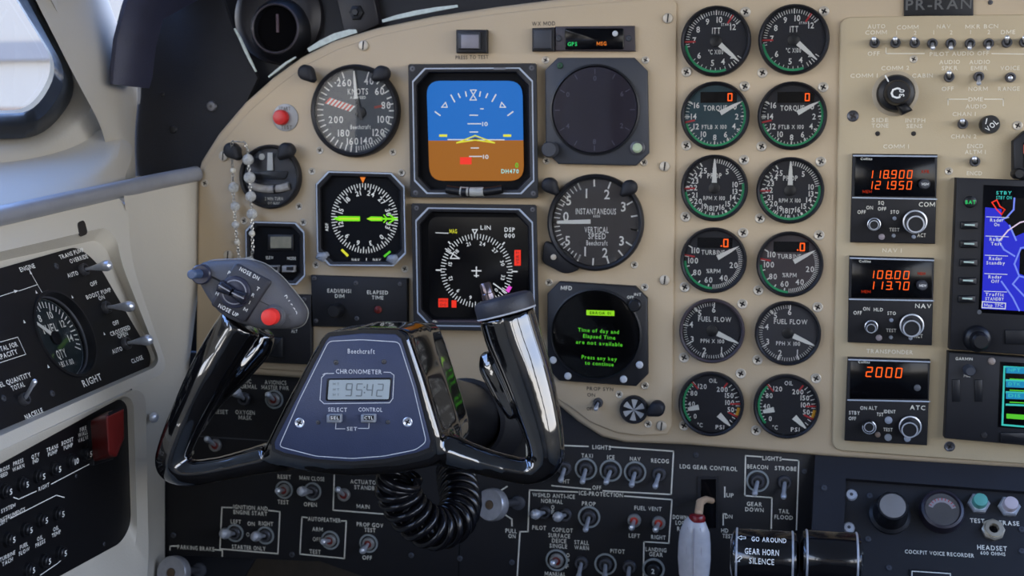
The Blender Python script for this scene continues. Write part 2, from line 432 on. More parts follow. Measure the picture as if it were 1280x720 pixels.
# building outside the window
hb = bpy.data.objects.new('hangar_building', None); COL.objects.link(hb); hb.location = (-16, 16, -1.2)
tag(hb, 'white hangar building with a grey band, seen blurred through the side window', 'building')
MB().box(-12, 8, 10, 11, 0, 3.6).build('lower_wall', M('hangar_beige', (132, 110, 92), .8, var=.06, nscale=1), hb)
MB().box(-12, 8, 9.95, 11, 3.6, 4.75).build('upper_wall', M('hangar_white', (146, 136, 120), .7, var=.03, nscale=1), hb)
MB().box(-12, 8, 9.8, 11, 4.75, 5.2).build('gutter_band', M('hangar_grey', (108, 104, 100), .6), hb)
MB().box(-12, 8, 9.9, 11, 5.2, 6.6).build('roof', M('hangar_white', (232, 232, 228), .7), hb)
MB().box(-60, -20, -30, 60, -1.25, -1.2).box(-20, 60, -30, 60, -1.25, -1.2).build('ground', M('concrete_ramp', (176, 170, 160), .9, var=.08, nscale=.5))['kind'] = 'structure'

# ------------------------------------------------------------------ main instrument panel
BASE = [(243, 462), (246, 218), (250, 202), (272, 167), (306, 127), (340, 97), (376, 71), (416, 51), (468, 35), (540, 20), (620, 8), (700, -2), (770, -14), (860, -50), (1000, -110), (1340, -140), (2150, -120), (2150, 640), (1340, 590), (1045, 572), (860, 557), (782, 554), (752, 547), (722, 528), (697, 507), (640, 494), (560, 486), (243, 464)]
FLT = [(245, 456), (248, 300), (249, 235), (254, 212), (277, 178), (312, 138), (347, 107), (382, 81), (422, 61), (472, 44), (540, 30), (620, 17), (700, 8), (780, 1), (838, -4), (846, 4), (844, 250), (840, 532), (834, 543), (800, 545), (770, 541), (738, 528), (714, 510), (692, 496), (640, 484), (560, 476), (400, 466)]
RAD_ = [(1050, 34), (1051, 28), (1056, 23), (1062, 21), (1160, 19), (1560, 14), (1560, 600), (1160, 572), (1052, 564), (1044, 561), (1040, 553), (1045, 300)]
panel = bpy.data.objects.new('instrument_panel', None); COL.objects.link(panel); panel.matrix_basis = FE.mat()
tag(panel, 'beige painted metal instrument panel with arched top edge', 'instrument panel')
MB().prism([FE.uv(*p, 0) for p in BASE], -.008, 0, .004).build('engine_face', BEIGE, panel)
MB().prism([FE.uv(*p, .0025) for p in FLT], 0, .0025, .0012).build('flight_face', BEIGE, panel)
MB().prism([FE.uv(*p, .003) for p in RAD_], 0, .003, .0014).build('radio_face', BEIGE2, panel)
# lettering on the beige faces
def wm(o): return (wm(o.parent) if o.parent else Matrix.Identity(4)) @ o.matrix_basis
class Print:
    """flat print on a panel: every legend and every line is a part of its own"""
    def __init__(s, F): s.F = F; s.items = []
    def nb(s, name): b_ = MB(); s.items.append((name, b_)); return b_
    def t(s, txt, px, py, h, w=None, ang=0, xs=.95):
        c = s.F.uv(px, py); k = s.F.k(px, py)
        if w:
            a, b_ = s.F.uv(px - w / 2, py), s.F.uv(px + w / 2, py); w = abs(b_.x - a.x)
        s.nb('legend').text(txt, c.x, c.y, h * k, .00025, w, ang, xs=xs); return s
    def e(s, txt, p, q, h):       # end points given in pixels, height in metres
        a, b_ = s.F.uv(*p), s.F.uv(*q); c = (a + b_) / 2; d = b_ - a
        s.nb('legend').text(txt, c.x, c.y, h, .00025, d.length, math.atan2(d.y, d.x)); return s
    def l(s, pts, w=1.3):
        s.nb('printed_line').stroke([s.F.uv(*p) for p in pts], w * s.F.k(*pts[0]), .0002); return s
    def box(s, name, mat_, parent):
        rel = wm(parent).inverted() @ s.F.mat()
        for n, b_ in s.items: b_.build(n, mat_, parent, rel, smooth=0)
pr = Print(FF)
pr.t('PRESS TO TEST', 590, 71.5, 4.6, 41).t('WX MOD', 679.5, 29.5, 5, 29)
pr.t('PROP SYN', 750, 486, 4.6, 33).t('ON', 739, 493.5, 4.6, 10).t('OFF', 738, 511, 4.2, 9)
pr.box('black_lettering', GREYP, panel)
pr = Print(FR)
H_ = 5.0
for t_, x_, y_, w_ in [('AUTO', 1095.5, 33, 22), ('COMM', 1095, 40.5, 27), ('OFF', 1092, 67, 15), ('COMM', 1134.5, 34, 27), ('1', 1120.5, 41, None), ('2', 1144, 41, None), ('NAV', 1179.5, 33, 17), ('1', 1167, 40.5, None), ('2', 1189, 40.5, None), ('MKR BCN', 1227, 33, 41), ('1', 1213, 40, None), ('2', 1236, 40, None), ('DME', 1260, 40, 18), ('PILOT AUDIO OFF', 1199, 67, 74), ('COMM 2', 1119, 85, 35), ('COMM 1', 1080, 94.5, 34), ('CABIN', 1153, 94.5, 26), ('AUDIO', 1187, 77.5, 26), ('SPKR', 1187, 85, 20), ('OFF', 1184.5, 111, 15), ('AUDIO', 1224.5, 77.5, 26), ('EMER', 1224, 85, 21), ('NORM', 1222.5, 111, 24), ('VOICE', 1262.5, 85, 24), ('RANGE', 1261, 111, 27), ('DME', 1219.5, 124, 18), ('AUDIO', 1220, 133, 26), ('CHAN 1', 1205, 142.5, 29), ('CHAN 2', 1204.5, 170.5, 32), ('SIDE', 1100, 150, 21), ('TONE', 1100, 157, 21), ('INTPH', 1144, 150.5, 25), ('SENS', 1143, 157.5, 20), ('COMM 1', 1120, 183, 32), ('NAV 1', 1115, 313, 24), ('TRANSPONDER', 1112, 439.5, 58), ('ENCD', 1219, 182.5, 20), ('ALTM 1', 1219, 190, 26), ('ENCD', 1218, 216.5, 19)]:
    pr.t(t_, x_, y_, H_, w_)
pr.l([(1107.5, 60), (1107.5, 67), (1155, 67)]).l([(1240, 67), (1300, 68)]).l([(1185, 131), (1185, 124), (1209, 124)]).l([(1231, 124), (1254, 124), (1254, 132)])
pr.l([(1104, 94), (1107, 93)]).l([(1114, 90.5), (1120, 90)]).l([(1131, 93), (1134, 94)])
pr.box('pale_lettering', CRPRINT, panel)

# screws, shared meshes
def screw_mesh(kind):
    b = MB(); n = 16
    if kind == 'cross':
        b.lathe([(1.0, .0), (1.0, .12), (.86, .2), (.68, .1)], n=n, cap=True)
        for a in (PI / 4 + .3, 3 * PI / 4 + .3):
            c, s_ = math.cos(a), math.sin(a); L_, t_ = .55, .15
            b.flat([(c * x - s_ * y, s_ * x + c * y) for x, y in ((-L_, -t_), (L_, -t_), (L_, t_), (-L_, t_))], .13, 1)
    elif kind == 'slot':
        b.lathe([(1.0, 0), (1.0, .25), (.9, .42), (.6, .52)], n=n)
        b.flat([(x + .1 * y, y) for x, y in ((-.14, -.8), (.14, -.8), (.14, .8), (-.14, .8))], .54, 1)
    else:
        b.lathe([(1.0, 0), (1.0, .2), (.8, .45), (.4, .5)], n=12)
        b.flat(circ(.3, 6), .52, 1)
    me = bpy.data.meshes.new('screw'); me.from_pydata(b.v, [], b.f); return b
SCR = {}
def screw(F, px, py, rpx, parent, kind='cross', mats=None, w=0, name='screw'):
    key = (kind, mats[0].name if mats else '')
    if key not in SCR:
        o = screw_mesh(kind).build(name, mats or [STEEL, SLOT]); SCR[key] = o.data; bpy.data.objects.remove(o)
    o = link(name, SCR[key], parent)
    k = F.k(px, py, w) * rpx
    mw = F.mat(F.hit(px, py, w)) @ Matrix.Diagonal((k, k, k, 1))
    o.matrix_basis = wm(parent).inverted() @ mw
    return o
for x_, y_ in [(932, 15), (858, 90), (1030, 14), (953, 91), (931, 108), (858, 182), (1029, 109), (952, 183), (930, 200), (857, 271), (1026, 202), (950, 273), (929, 291), (856, 359), (1024, 294), (948, 363), (928, 380), (855, 447), (1022, 384), (947, 450), (926, 467), (855, 532), (1020, 473), (945, 538)]:
    screw(FE, x_, y_, 6.5, panel)
for x_, y_ in [(400, 188), (491, 190), (390, 214), (502, 216), (374, 258), (379, 278), (395, 331), (506, 336), (682, 75), (807, 75), (683, 201), (805, 203), (686, 353), (806, 359), (793, 331), (774, 493), (806, 482), (810, 530), (256, 229), (305, 276)]:
    screw(FF, x_, y_, 4.8, panel)
for x_, y_ in [(835, 23), (831, 208), (831, 350), (827, 532), (455, 57), (280, 195), (286, 319)]:
    screw(FF, x_, y_, 6.5, panel, 'slot')
for x_, y_, r_ in [(1066, 145, 7.2), (1187, 558, 6.5)]: screw(FR, x_, y_, r_, panel, 'cross', [DARKM, SLOT])
for x_, y_, r_ in [(1142, 74, 5), (1186, 214, 5), (1272, 157, 6)]: screw(FR, x_, y_, r_, panel, 'cross')
for x_, y_ in [(1097, 167), (1142, 167)]: screw(FR, x_, y_, 3, panel, 'hex', [SLOT, BLKP])

# ------------------------------------------------------------------ dials
def dial(px, py, R_, F, name, label, cat, group, face, nums=(), ticks=(), texts=(), arcs=(), lines=(), needles=(), bezel=BEZ, numh=.165, bh=.0085, extra=None, readout=None, tmat=WHITE, nq=1.0, rim=.1):
    t = thing(name, F, px, py, label, cat, group); r = R_ * F.k(px, py)
    fw = .0022
    MB().lathe([(r, 0), (r, bh * .55), (r * .985, bh * .85), (r * (1 - rim * .5), bh), (r * (1 - rim), bh * .8), (r * (1 - rim * 1.1), fw)], n=48, cap=False).build('bezel', bezel, t)
    fc = MB().flat(circ(r * (1 - rim), 48), fw).build('dial_face', face, t)
    P = lambda a, q: (q * r * math.sin(R(a)), q * r * math.cos(R(a)))
    b = MB(); wz = fw + .0003
    for (a0, a1, n, r0, r1, th) in ticks:
        for i in range(n):
            a = a0 + (a1 - a0) * i / max(1, n - 1); b.stroke([P(a, max(r0, .755)), P(a, r1)], th * r * .8, wz)
    for s_, x_, y_, *h in nums: b.text(s_, x_ * r * nq, y_ * r * nq, (h[0] if h else numh) * r, wz, xs=.9)
    for s_, x_, y_, h, w_ in texts: b.text(s_, x_ * r, y_ * r, h * r, wz, w_ * r if w_ else None)
    if b.v: b.build('dial_markings', tmat, fc, smooth=0)
    for (a0, a1, r0, r1, m_) in arcs:
        n = max(3, int(abs(a1 - a0) / 6)); A = [P(a0 + (a1 - a0) * i / n, r1) for i in range(n + 1)]; B_ = [P(a0 + (a1 - a0) * i / n, r0) for i in range(n + 1)]
        bb = MB()
        for i in range(n): bb.flat([A[i], A[i + 1], B_[i + 1], B_[i]], wz + .0001)
        bb.build('colour_arc', m_, fc, smooth=0)
    for (a, r0, r1, m_) in lines:
        MB().stroke([P(a, r0), P(a, r1)], .05 * r, wz + .0002).build('limit_line', m_, fc, smooth=0)
    for nd in needles:
        (x0, y0), (x1, y1), w0, w1 = nd[:4]
        a = Vector((x0, y0)) * r; c = Vector((x1, y1)) * r; d = (c - a).normalized(); n = Vector((-d.y, d.x)) * r
        m_ = nd[4] if len(nd) > 4 else WHITE
        mid = a.lerp(c, .62)
        po = [a - n * w0, mid - n * (w0 * .6 + w1 * .4) , c - n * w1, c + n * w1, mid + n * (w0 * .6 + w1 * .4), a + n * w0]
        MB().prism(po, .0036, .0044).build('needle', m_, t)
    if readout:
        s_, x_, y_, h, w_ = readout
        MB().flat([(x_ * r + q * r, y_ * r + p * r) for q, p in ((-.95 * .9, -.16), (.2, -.16), (.2, .16), (-.95 * .9, .16))], wz).build('readout_window', SCRN, fc)
        MB().seg(s_, x_ * r, y_ * r, h * r, wz + .0003, w_ * r, slant=.0, th=.16).build('readout_digit', ORG, fc, smooth=0)
    if extra: extra(t, r, fc, wz)
    MB().flat(circ(r * (1 - rim), 40), bh * .72).build('glass', GLASS, t)
    return t
def num_at(L, q): return [(s_, q * math.sin(R(a)), q * math.cos(R(a))) for s_, a in L]
side = ['beside the flight panel edge', 'beside the radio panel edge']
EG = 'engine gauges in two columns'
hubd = lambda t, r, fc, wz: MB().lathe([(.17 * r, wz), (.17 * r, .0034), (.12 * r, .0038)], n=20).build('needle_hub', BLKP, t)
for c in (0, 1):
    dial((895, 992)[c], (52, 50)[c], 43.5, FE, 'engine_gauge', 'round black ITT temperature gauge ' + side[c], 'gauge', EG, DIAL,
         nums=num_at([('12', 50), ('10', 8), ('9', -24), ('8', -56), ('7', -86), ('6', -130), ('5', -172), ('4', 160), ('2', 132)], .66),
         ticks=[(-100, 50, 31, .76, .85, .022), (-90, 0, 4, .72, .87, .04), (150, 230, 9, .76, .83, .02), (50, 51, 1, .7, .87, .05), (124, 150, 5, .7, .86, .03)],
         texts=[('ITT', 0, .3, .17, .24), ('°C X100', 0, -.3, .13, .42), ('START', .28, .47, .07, .28)], arcs=[(-97, -200, .82, .89, GREENP)], lines=[(-90, .6, .88, REDP), (33, .62, .85, REDP)],
         needles=[((.12, -.10), (.66, -.58), .075, .015)], extra=hubd, nq=.93)
    dial((894, 990)[c], (145, 145)[c], 42.5, FE, 'engine_gauge', ('round teal-tinted' if c == 0 else 'round black') + ' torque gauge with orange digit ' + side[c], 'gauge', EG, DIALT if c == 0 else DIAL,
         nums=num_at([('16', -60), ('14', -91), ('12', -119), ('10', -148), ('8', 180), ('6', 150), ('4', 119), ('2', 92), ('0', 65)], .66),
         ticks=[(62, 300, 35, .78, .86, .022), (62, 298, 9, .74, .87, .045)], texts=[('TORQUE', 0, .23, .15, .68), ('FTLB X 100', -.02, -.32, .12, .72)],
         arcs=[(62, 255, .83, .90, GREENP)], lines=[(-102, .62, .88, REDP)], needles=[((.15, .08), (.72, .39), .075, .015)], readout=('0', .42, .54, .2, .2), nq=.95)
    dial((893, 987.5)[c], (235, 238)[c], 41.5, FE, 'engine_gauge', 'round black propeller speed gauge reading zero ' + side[c], 'gauge', EG, DIAL,
         nums=num_at([('25', -33), ('24', -52), ('23', -70), ('22', -89), ('21', -110), ('20', -130), ('19', -152), ('18', -168), ('17', 175), ('16', 158), ('15', 139), ('14', 117), ('13', 99), ('10', 80), ('5', 37)], .62), numh=.16,
         ticks=[(0, 80, 17, .72, .86, .03), (95, 330, 26, .74, .82, .03), (95, 330, 9, .7, .84, .05)], texts=[('PROP', 0, .37, .15, .42), ('RPM X 100', 0, -.3, .12, .64)],
         arcs=[(80, 262, .82, .9, GREENP)], lines=[(-91, .6, .88, REDP)], needles=[((0, .16), (0, .86), .075, .02)], extra=hubd)
    dial((892, 987)[c], (325, 330)[c], 41, FE, 'engine_gauge', 'round dark turbine speed gauge with orange point-zero readout ' + side[c], 'gauge', EG, DIAL if c == 0 else M('dial_worn', (66, 58, 62), .5),
         nums=num_at([('110', -62), ('100', -92), ('80', -128), ('60', -167), ('40', 150), ('20', 103)], .62), numh=.17,
         ticks=[(60, 180, 31, .74, .86, .025), (190, 300, 6, .76, .86, .045)], texts=[('TURBINE', -.02, .24, .14, .7), ('%RPM', 0, -.33, .13, .42)],
         arcs=[(-92, -178, .82, .9, GREENP)], lines=[(-80, .6, .86, REDP)], needles=[((.12, .08), (.72, .42), .075, .015)], readout=('.0', .36, .53, .22, .22))
    dial((890, 984.5)[c], (413, 416)[c], 40.5, FE, 'engine_gauge', ('round black' if c == 0 else 'round dark grey') + ' fuel flow gauge ' + side[c], 'gauge', EG, DIAL if c == 0 else M('dial_charcoal', (54, 54, 60), .5),
         nums=num_at([('6', 4), ('5', -35), ('4', -74), ('3', -115), ('2', -161), ('1', 153)], .66), numh=.18,
         ticks=[(115, 365, 51, .77, .86, .02), (115, 364, 7, .72, .87, .05)], texts=[('FUEL FLOW', .08, .36, .15, 1.0), ('PPH X 100', .02, -.32, .12, .72)],
         needles=[((.17, -.07), (.82, -.36), .08, .015)], bezel=BEZ if c else M('worn_bezel', (66, 58, 62), .5), extra=hubd)
    dial((889, 983)[c], (504, 507)[c], 40.5, FE, 'engine_gauge', 'round black oil temperature and pressure gauge ' + side[c], 'gauge', EG, DIAL,
         nums=[('120', -.28, .53), ('80', -.53, .31), ('40', -.6, -.03), ('0', -.48, -.41), ('200', .33, .46), ('150', .54, .28), ('100', .56, .06), ('50', .6, -.16)], numh=.15,
         ticks=[(-125, -40, 12, .76, .86, .03), (45, 140, 11, .76, .86, .03)], texts=[('OIL', .05, .72, .13, .25), ('°C', -.33, -.68, .13, .16), ('PSI', .28, -.72, .13, .26)],
         arcs=[(-42, -132, .8, .87, GREENP), (96, 113, .8, .9, YELP)], lines=[(-42, .62, .86, REDP), (88, .6, .86, REDP), (115, .6, .88, REDP), (36, .66, .8, REDP)],
         needles=[((-.37, -.11), (-.7, -.19), .08, .05), ((.24, -.32), (.6, -.66), .09, .015)])

# airspeed
def asi(t, r, fc, wz):
    b = MB(); a, c = Vector((-.64, .235)) * r, Vector((-.06, .045)) * r; d = (c - a); n = Vector((-d.y, d.x)).normalized() * .075 * r
    for i in range(14):
        p, q = a + d * i / 14, a + d * (i + 1) / 14; sh = d * .06
        b.flat([p - n - sh, q - n - sh, q + n + sh, p + n + sh], .0036, i % 2)
    b.build('striped_pointer', [M('salmon', (214, 92, 74), .5), WHITE], t, smooth=0)
    MB().lathe([(.12 * r, wz), (.12 * r, .0036), (.08 * r, .004)], cx=.11 * r, cy=-.03 * r, n=20).build('needle_hub', BLKP, t)
    MB().stroke([(.03 * r, .25 * r), (.12 * r, -.16 * r)], .07 * r, .0041).build('needle_tail', BLKP, t)
    MB().flat([(-.62 * r, .66 * r), (-.45 * r, .62 * r), (-.33 * r, .82 * r), (-.5 * r, .76 * r)], wz + .0004).build('corner_mask', BLKP, fc)
dial(446, 139, 57.5, FF, 'airspeed_indicator', 'large round grey airspeed indicator marked KNOTS with striped pointer', 'gauge', None, DIALG,
     nums=[('260', -.26, .61), ('40', .3, .64), ('60', .54, .42), ('80', .68, .12), ('100', .62, -.18), ('120', .5, -.46), ('140', .23, -.64), ('160', -.09, -.65), ('180', -.29, -.47), ('200', -.46, -.18)], numh=.15,
     ticks=[(20, 130, 12, .76, .88, .035), (120, 180, 16, .76, .84, .02), (180, 340, 20, .76, .9, .035)],
     texts=[('KNOTS', .05, .42, .13, .46), ('AIRSPEED', .05, .29, .06, .36), ('Beechcraft', .1, -.34, .09, .46)], lines=[(80, .45, .58, M('thin_red', (150, 60, 50), .5))], needles=[((.02, .26), (-.02, .86), .04, .012)], extra=asi, bh=.010)
# vertical speed
def vsi(t, r, fc, wz):
    po = rpoly([(-.52 * r, -.62 * r), (-1.06 * r, -.36 * r), (-1.12 * r, -.84 * r), (-.62 * r, -1.08 * r), (-.3 * r, -.98 * r)], .12 * r)
    MB().prism(po, 0, .006, .001).build('adjuster_housing', BEZ, t)
    MB().lathe([(.06 * r, .006), (.06 * r, .0075), (.02 * r, .008)], cx=-.86 * r, cy=-.72 * r, n=10).build('screw', STEEL, t)
dial(745, 278, 60.5, FF, 'vertical_speed_indicator', 'large round brownish-grey instantaneous vertical speed gauge', 'gauge', None, DIALV,
     nums=[('1', -.2, .6), ('2', .23, .58), ('3', .57, .33), ('.5', -.6, .45), ('0', -.62, .12), ('.5', -.62, -.38), ('1', -.22, -.6), ('2', .2, -.62), ('3', .54, -.37)], numh=.19,
     ticks=[(-90, -25, 11, .76, .86, .025), (-155, -90, 11, .76, .86, .025), (-25, 20, 3, .72, .88, .04), (60, 100, 3, .74, .86, .04), (100, 122, 2, .7, .88, .04), (140, 205, 4, .74, .88, .04)],
     texts=[('INSTANTANEOUS', 0, .23, .12, .84), ('VERTICAL', .02, -.15, .12, .5), ('SPEED', .03, -.28, .12, .36), ('Beechcraft', .03, -.42, .1, .44), ('6000', .02, .13, .05, .14)],
     needles=[((-.1, .02), (-.8, 0), .045, .03)], extra=vsi, bh=.010)
# turn and slip
def tsi(t, r, fc, wz):
    MB().prism([(-.1 * r, .2 * r), (.1 * r, .2 * r), (.09 * r, .75 * r), (-.07 * r, .75 * r)], .0035, .0043).build('needle', M('ivory_paint', (196, 196, 190), .5), t)
    A = [(x * r, (-.28 - .1 * (1 - (x / .62) ** 2)) * r) for x in [-.62 + 1.24 * i / 14 for i in range(15)]]
    MB().tube([(p[0], p[1], .0040) for p in A], .13 * r, 10).build('slip_tube', M('slip_glass', (150, 146, 140), .25, var=.3, nscale=150), t)
    MB().tube([(.14 * r, -.37 * r, .0045), (.2 * r, -.37 * r, .0045)], .145 * r, 10).build('slip_ball', BLKP, t)
    MB().prism(rpoly([(-.6 * r, .18 * r), (.6 * r, .18 * r), (.5 * r, -.08 * r), (-.5 * r, -.08 * r)], .1 * r), wz, .0036, .0006).build('scale_bar', BLKP, t)
    MB().text('2 MIN TURN', .08 * r, -.68 * r, .1 * r, wz, .6 * r).text('DC ELEC', .08 * r, -.82 * r, .07 * r, wz, .4 * r).build('dial_markings', PWHITE, fc, smooth=0)
    MB().prism(circ(.1 * r, 12, -.28 * r, .62 * r), wz, .0034).build('marker_dot', M('ivory_paint', (196, 196, 190), .5), t)
dial(340, 221, 40, FF, 'turn_indicator', 'small round black turn and slip indicator behind the bead chain', 'gauge', None, M('dial_blueblack', (26, 30, 42), .4), extra=tsi)

# clock switch
# ------------------------------------------------------------------ post lights
PLB = None
def post_light(F, px, py, tx, ty, label, w=0):
    t = thing('post_light', F, px, py, label, 'post light', 'black hooded post lights around the dials'); k = F.k(px, py)
    L = Loc(F, px, py); q = L(tx, ty)
    a = q.normalized() if q.length > 1e-6 else Vector((1, 0))
    MB().lathe([(6 * k, 0), (6 * k, .006), (4.5 * k, .007), (4.5 * k, .012)], n=16).build('base', DARKM, t)
    n = Vector((-a.y, a.x)); r = 9.5 * k
    po = [a * (r * math.cos(x)) + n * (r * math.sin(x)) for x in [PI * .32 + i * (2 * PI - .64 * PI) / 16 for i in range(17)]] + [a * 14.5 * k - n * 2.5 * k, a * 14.5 * k + n * 2.5 * k]
    MB().prism(po, .008, .019, .003).build('hood', RUB, t)
    return t
post_light(FF, 389, 92, 396, 100, 'black hooded post light above the airspeed dial by the arched edge')
post_light(FF, 483, 93, 474, 99, 'black hooded post light between airspeed dial and attitude display')
post_light(FF, 297, 188, 304, 196, 'black hooded post light with bead chain hung on it')
post_light(FF, 365, 188, 358, 196, 'black hooded post light at the top of the turn indicator')
post_light(FF, 690, 231, 697, 239, 'black hooded post light beside the radar display knob above the vertical speed dial')
post_light(FF, 789, 234, 781, 242, 'black hooded post light on the vertical speed dial near a slotted screw')
post_light(FF, 823, 507, 810, 514, 'black hooded post light beside the spoked propeller synchroscope')

# ------------------------------------------------------------------ CRT displays
def cut(x0, y0, x1, y1, c): return [(x0 + c, y0), (x1 - c, y0), (x1, y0 + c), (x1, y1 - c), (x1 - c, y1), (x0 + c, y1), (x0, y1 - c), (x0, y0 + c)]
def bezel8(F, quad, c_out, c_in, inn, label, name, cat, h=.013, line=True, mat_=BEZ, out=.5):
    """quad px corners TL TR BR BL; returns thing, Loc"""
    cx = sum(p[0] for p in quad) / 4; cy = sum(p[1] for p in quad) / 4
    t = thing(name, F, cx, cy, label, cat); L = Loc(F, cx, cy)
    def oct8(ins, c, w):
        TL, TR, BR, BL = [L(*p, w) for p in quad]
        k = L.k; o_ = []
        cs = [TL, TR, BR, BL]; ctr = (TL + TR + BR + BL) / 4
        ux = (TR - TL).normalized(); uy = (TL - BL).normalized()
        sg = [(1, -1), (-1, -1), (-1, 1), (1, 1)]
        pts = [cs[i] + ux * sg[i][0] * ins * k + uy * sg[i][1] * ins * k for i in range(4)]
        res = []
        for i in range(4):
            p = pts[i]; a = p + uy * sg[i][1] * c * k; b_ = p + ux * sg[i][0] * c * k
            res += [a, b_] if i % 2 == 0 else [b_, a]
        return [(q.x, q.y, w) for q in res]
    MB().loops([oct8(0, c_out, 0), oct8(0, c_out, h * .85), oct8(.6, c_out, h), oct8(inn, c_in, h), oct8(inn + 3, c_in, h - .001), oct8(inn + 5, c_in - 1, .004)], True, False).build('bezel', mat_, t)
    if line: MB().loops([oct8(inn - 2.0, c_in, h + .0002), oct8(inn - .5, c_in, h + .0002)], False, False).build('white_border', M('bezel_line', (176, 184, 196), .5), t, smooth=0)
    MB().add(oct8(inn + 1, c_in, .0035), [tuple(range(8))]).build('screen_well', M('well_black', (10, 11, 15), .6, spec=.15), t)
    return t, L
def sc(b, L, pts, w=.0005, mi=0): b.flat([L(*p, w) for p in pts], w, mi); return b
def rect(x0, y0, x1, y1): return [(x0, y0), (x1, y0), (x1, y1), (x0, y1)]
WS = .006
# --- attitude display
t, L = bezel8(FF, [(510, 80), (671, 79), (673, 248), (513, 247)], 2, 16, 7, 'square electronic attitude display with blue sky and brown ground', 'attitude_display', 'display')
scr = rpoly([L(533, 101, WS), L(653, 101, WS), L(655, 226, WS), L(537, 226, WS)], .013, 6)
ym = L(595, 175.5, WS).y
def clip(poly, top):
    out = []
    for i in range(len(poly)):
        a, b_ = poly[i - 1], poly[i]; ia = (a.y > ym) == top; ib = (b_.y > ym) == top
        if ia != ib: tt = (ym - a.y) / (b_.y - a.y); out.append(a.lerp(b_, tt))
        if ib: out.append(b_)
    return out
sk = MB().flat(clip(scr, True), WS).build('sky_field', BLU, t); MB().flat(clip(scr, False), WS).build('ground_field', BRN, t)
b = MB(); w = WS + .0003; k = L.k
for x_, y_, dx, dy in [(547, 142, 3, 2.2), (566, 123, 2.2, 4), (574, 119.5, 1, 2.2), (582.5, 117.5, .5, 2.5), (600, 117.5, -.5, 2.5), (608.5, 119.5, -1, 2.2), (617.5, 122.5, -2.2, 4), (638, 142, -3, 2.2)]:
    b.stroke([L(x_ - dx, y_ - dy, w), L(x_ + dx, y_ + dy, w)], 1.6 * k, w)
for a_, c_ in [((587.5, 144), (597, 144)), ((585, 154.7), (601, 154.7)), ((587.5, 165), (597, 165)), ((560, 174.5), (630, 174.8)), ((589, 185), (598, 185)), ((587, 195.5), (602, 195.5)), ((601, 136), (604, 136))]:
    b.stroke([L(*a_, w), L(*c_, w)], 1.3 * k, w)
for tri in ([(552, 134), (559, 134), (557, 128)], [(625, 134), (632, 134), (627, 128)]): b.stroke([L(*p, w) for p in tri + tri[:1]], 1.2 * k, w)
b.stroke([L(*p, w) for p in [(587.5, 125), (595.5, 125), (588, 112.5), (595.5, 112.5), (587.5, 125)]], 1.1 * k, w)
for s_, x_, y_ in [('10', 606, 155), ('10', 607, 196)]: q = L(x_, y_, w); b.text(s_, q.x, q.y, 5 * k, w, 7.5 * k)
b.build('white_symbols', WHT, t, smooth=0)
b = MB(); w = WS + .0006
b.stroke([L(*p, w) for p in [(571, 178.5), (594, 169.5), (618, 178.5), (594, 175), (571, 178.5)]], 1.5 * k, w)
sc(b, L, rect(549, 168, 559, 171), w); sc(b, L, rect(629, 168, 639, 171), w)
b.build('aircraft_symbol', YEL, t, smooth=0)
sc(MB(), L, [(585, 174.5), (594, 171.8), (604, 174.5)], w + .0001).build('symbol_fill', SCRN, t)
b = MB(); sc(b, L, rect(575, 196.5, 589.5, 205.5), w); b.build('red_flag', REDC, t)
b = MB(); q = L(637.5, 214, w); b.text('DH470', q.x, q.y, 5 * k, w, 22 * k); b.build('cyan_text', EM('pale_cyan', (160, 230, 225), .9), t, smooth=0)
b = MB(); q = L(646, 206.5, w); b.text('0', q.x, q.y, 6 * k, w); b.build('green_text', GRN, t, smooth=0)
cv = [L.p3(558 + 70 * i / 12, 240 - 3.5 * abs(i / 6 - 1) ** 2, .0145) for i in range(13)]
MB().tube(cv, .0037, 12).build('slip_tube', BLKP, t)
MB().tube(cv[3:9], .0042, 12).build('slip_window', M('slip_ivory', (172, 172, 166), .3, var=.2, nscale=120), t)
for x_ in (576, 585): MB().tube([L.p3(x_ + 2 - .7, 240, .0146), L.p3(x_ + 2 + .7, 240, .0146)], .0045, 12).build('slip_line', BLKP, t)
MB().tube([L.p3(578.5, 240, .0155), L.p3(583.5, 240, .0155)], .0040, 12).build('slip_ball', BLKP, t)
for x_, y_ in [(516, 86), (665, 85), (520, 241), (667, 242)]: screw(FF, x_, y_, 4, t, 'hex', [DARKM, BLKP], w=.012)
MB().flat([L(*p, .0142) for p in rect(617, 84.5, 632, 87)], .0142).build('maker_plate', M('grey_print', (120, 122, 128), .5), t)
# --- horizontal situation display
t, L = bezel8(FF, [(514, 254), (671, 256), (674, 415), (517, 412)], 2, 16, 7, 'square electronic horizontal situation display with compass rose on black', 'situation_display', 'display')
scr = rpoly([L(535, 271, WS), L(660, 272, WS), L(660, 398, WS), L(536, 396, WS)], .010, 6); MB().flat(scr, .005).build('screen', SCRN, t)
b = MB(); w = WS; k = L.k; c0 = L(595.5, 338.5, w); rr = 45.5 * k
for i in range(72):
    a = R(i * 5 + 2); l_ = .86 if i % 2 == 0 else .9
    b.stroke([c0 + Vector((math.sin(a), math.cos(a))) * rr * l_, c0 + Vector((math.sin(a), math.cos(a))) * rr], .95 * k, w)
for i, s_ in enumerate(['22', '24', '27', '30', '33', '0', '3', '6', '9', '12', '15', '18', '21']):
    if i == 0: continue
    a = R(13 + (i - 1) * 30); p = c0 + Vector((math.sin(a), math.cos(a))) * rr * .76; b.text(s_, p.x, p.y, 4.6 * k, w, None, -a)
for a, r0, r1 in [(-90, 1.0, 1.13), (90, 1.0, 1.13), (-45, 1.04, 1.1), (45, 1.04, 1.1)]:
    b.stroke([c0 + Vector((math.sin(R(a)), math.cos(R(a)))) * rr * r0, c0 + Vector((math.sin(R(a)), math.cos(R(a)))) * rr * r1], 1.6 * k, w)
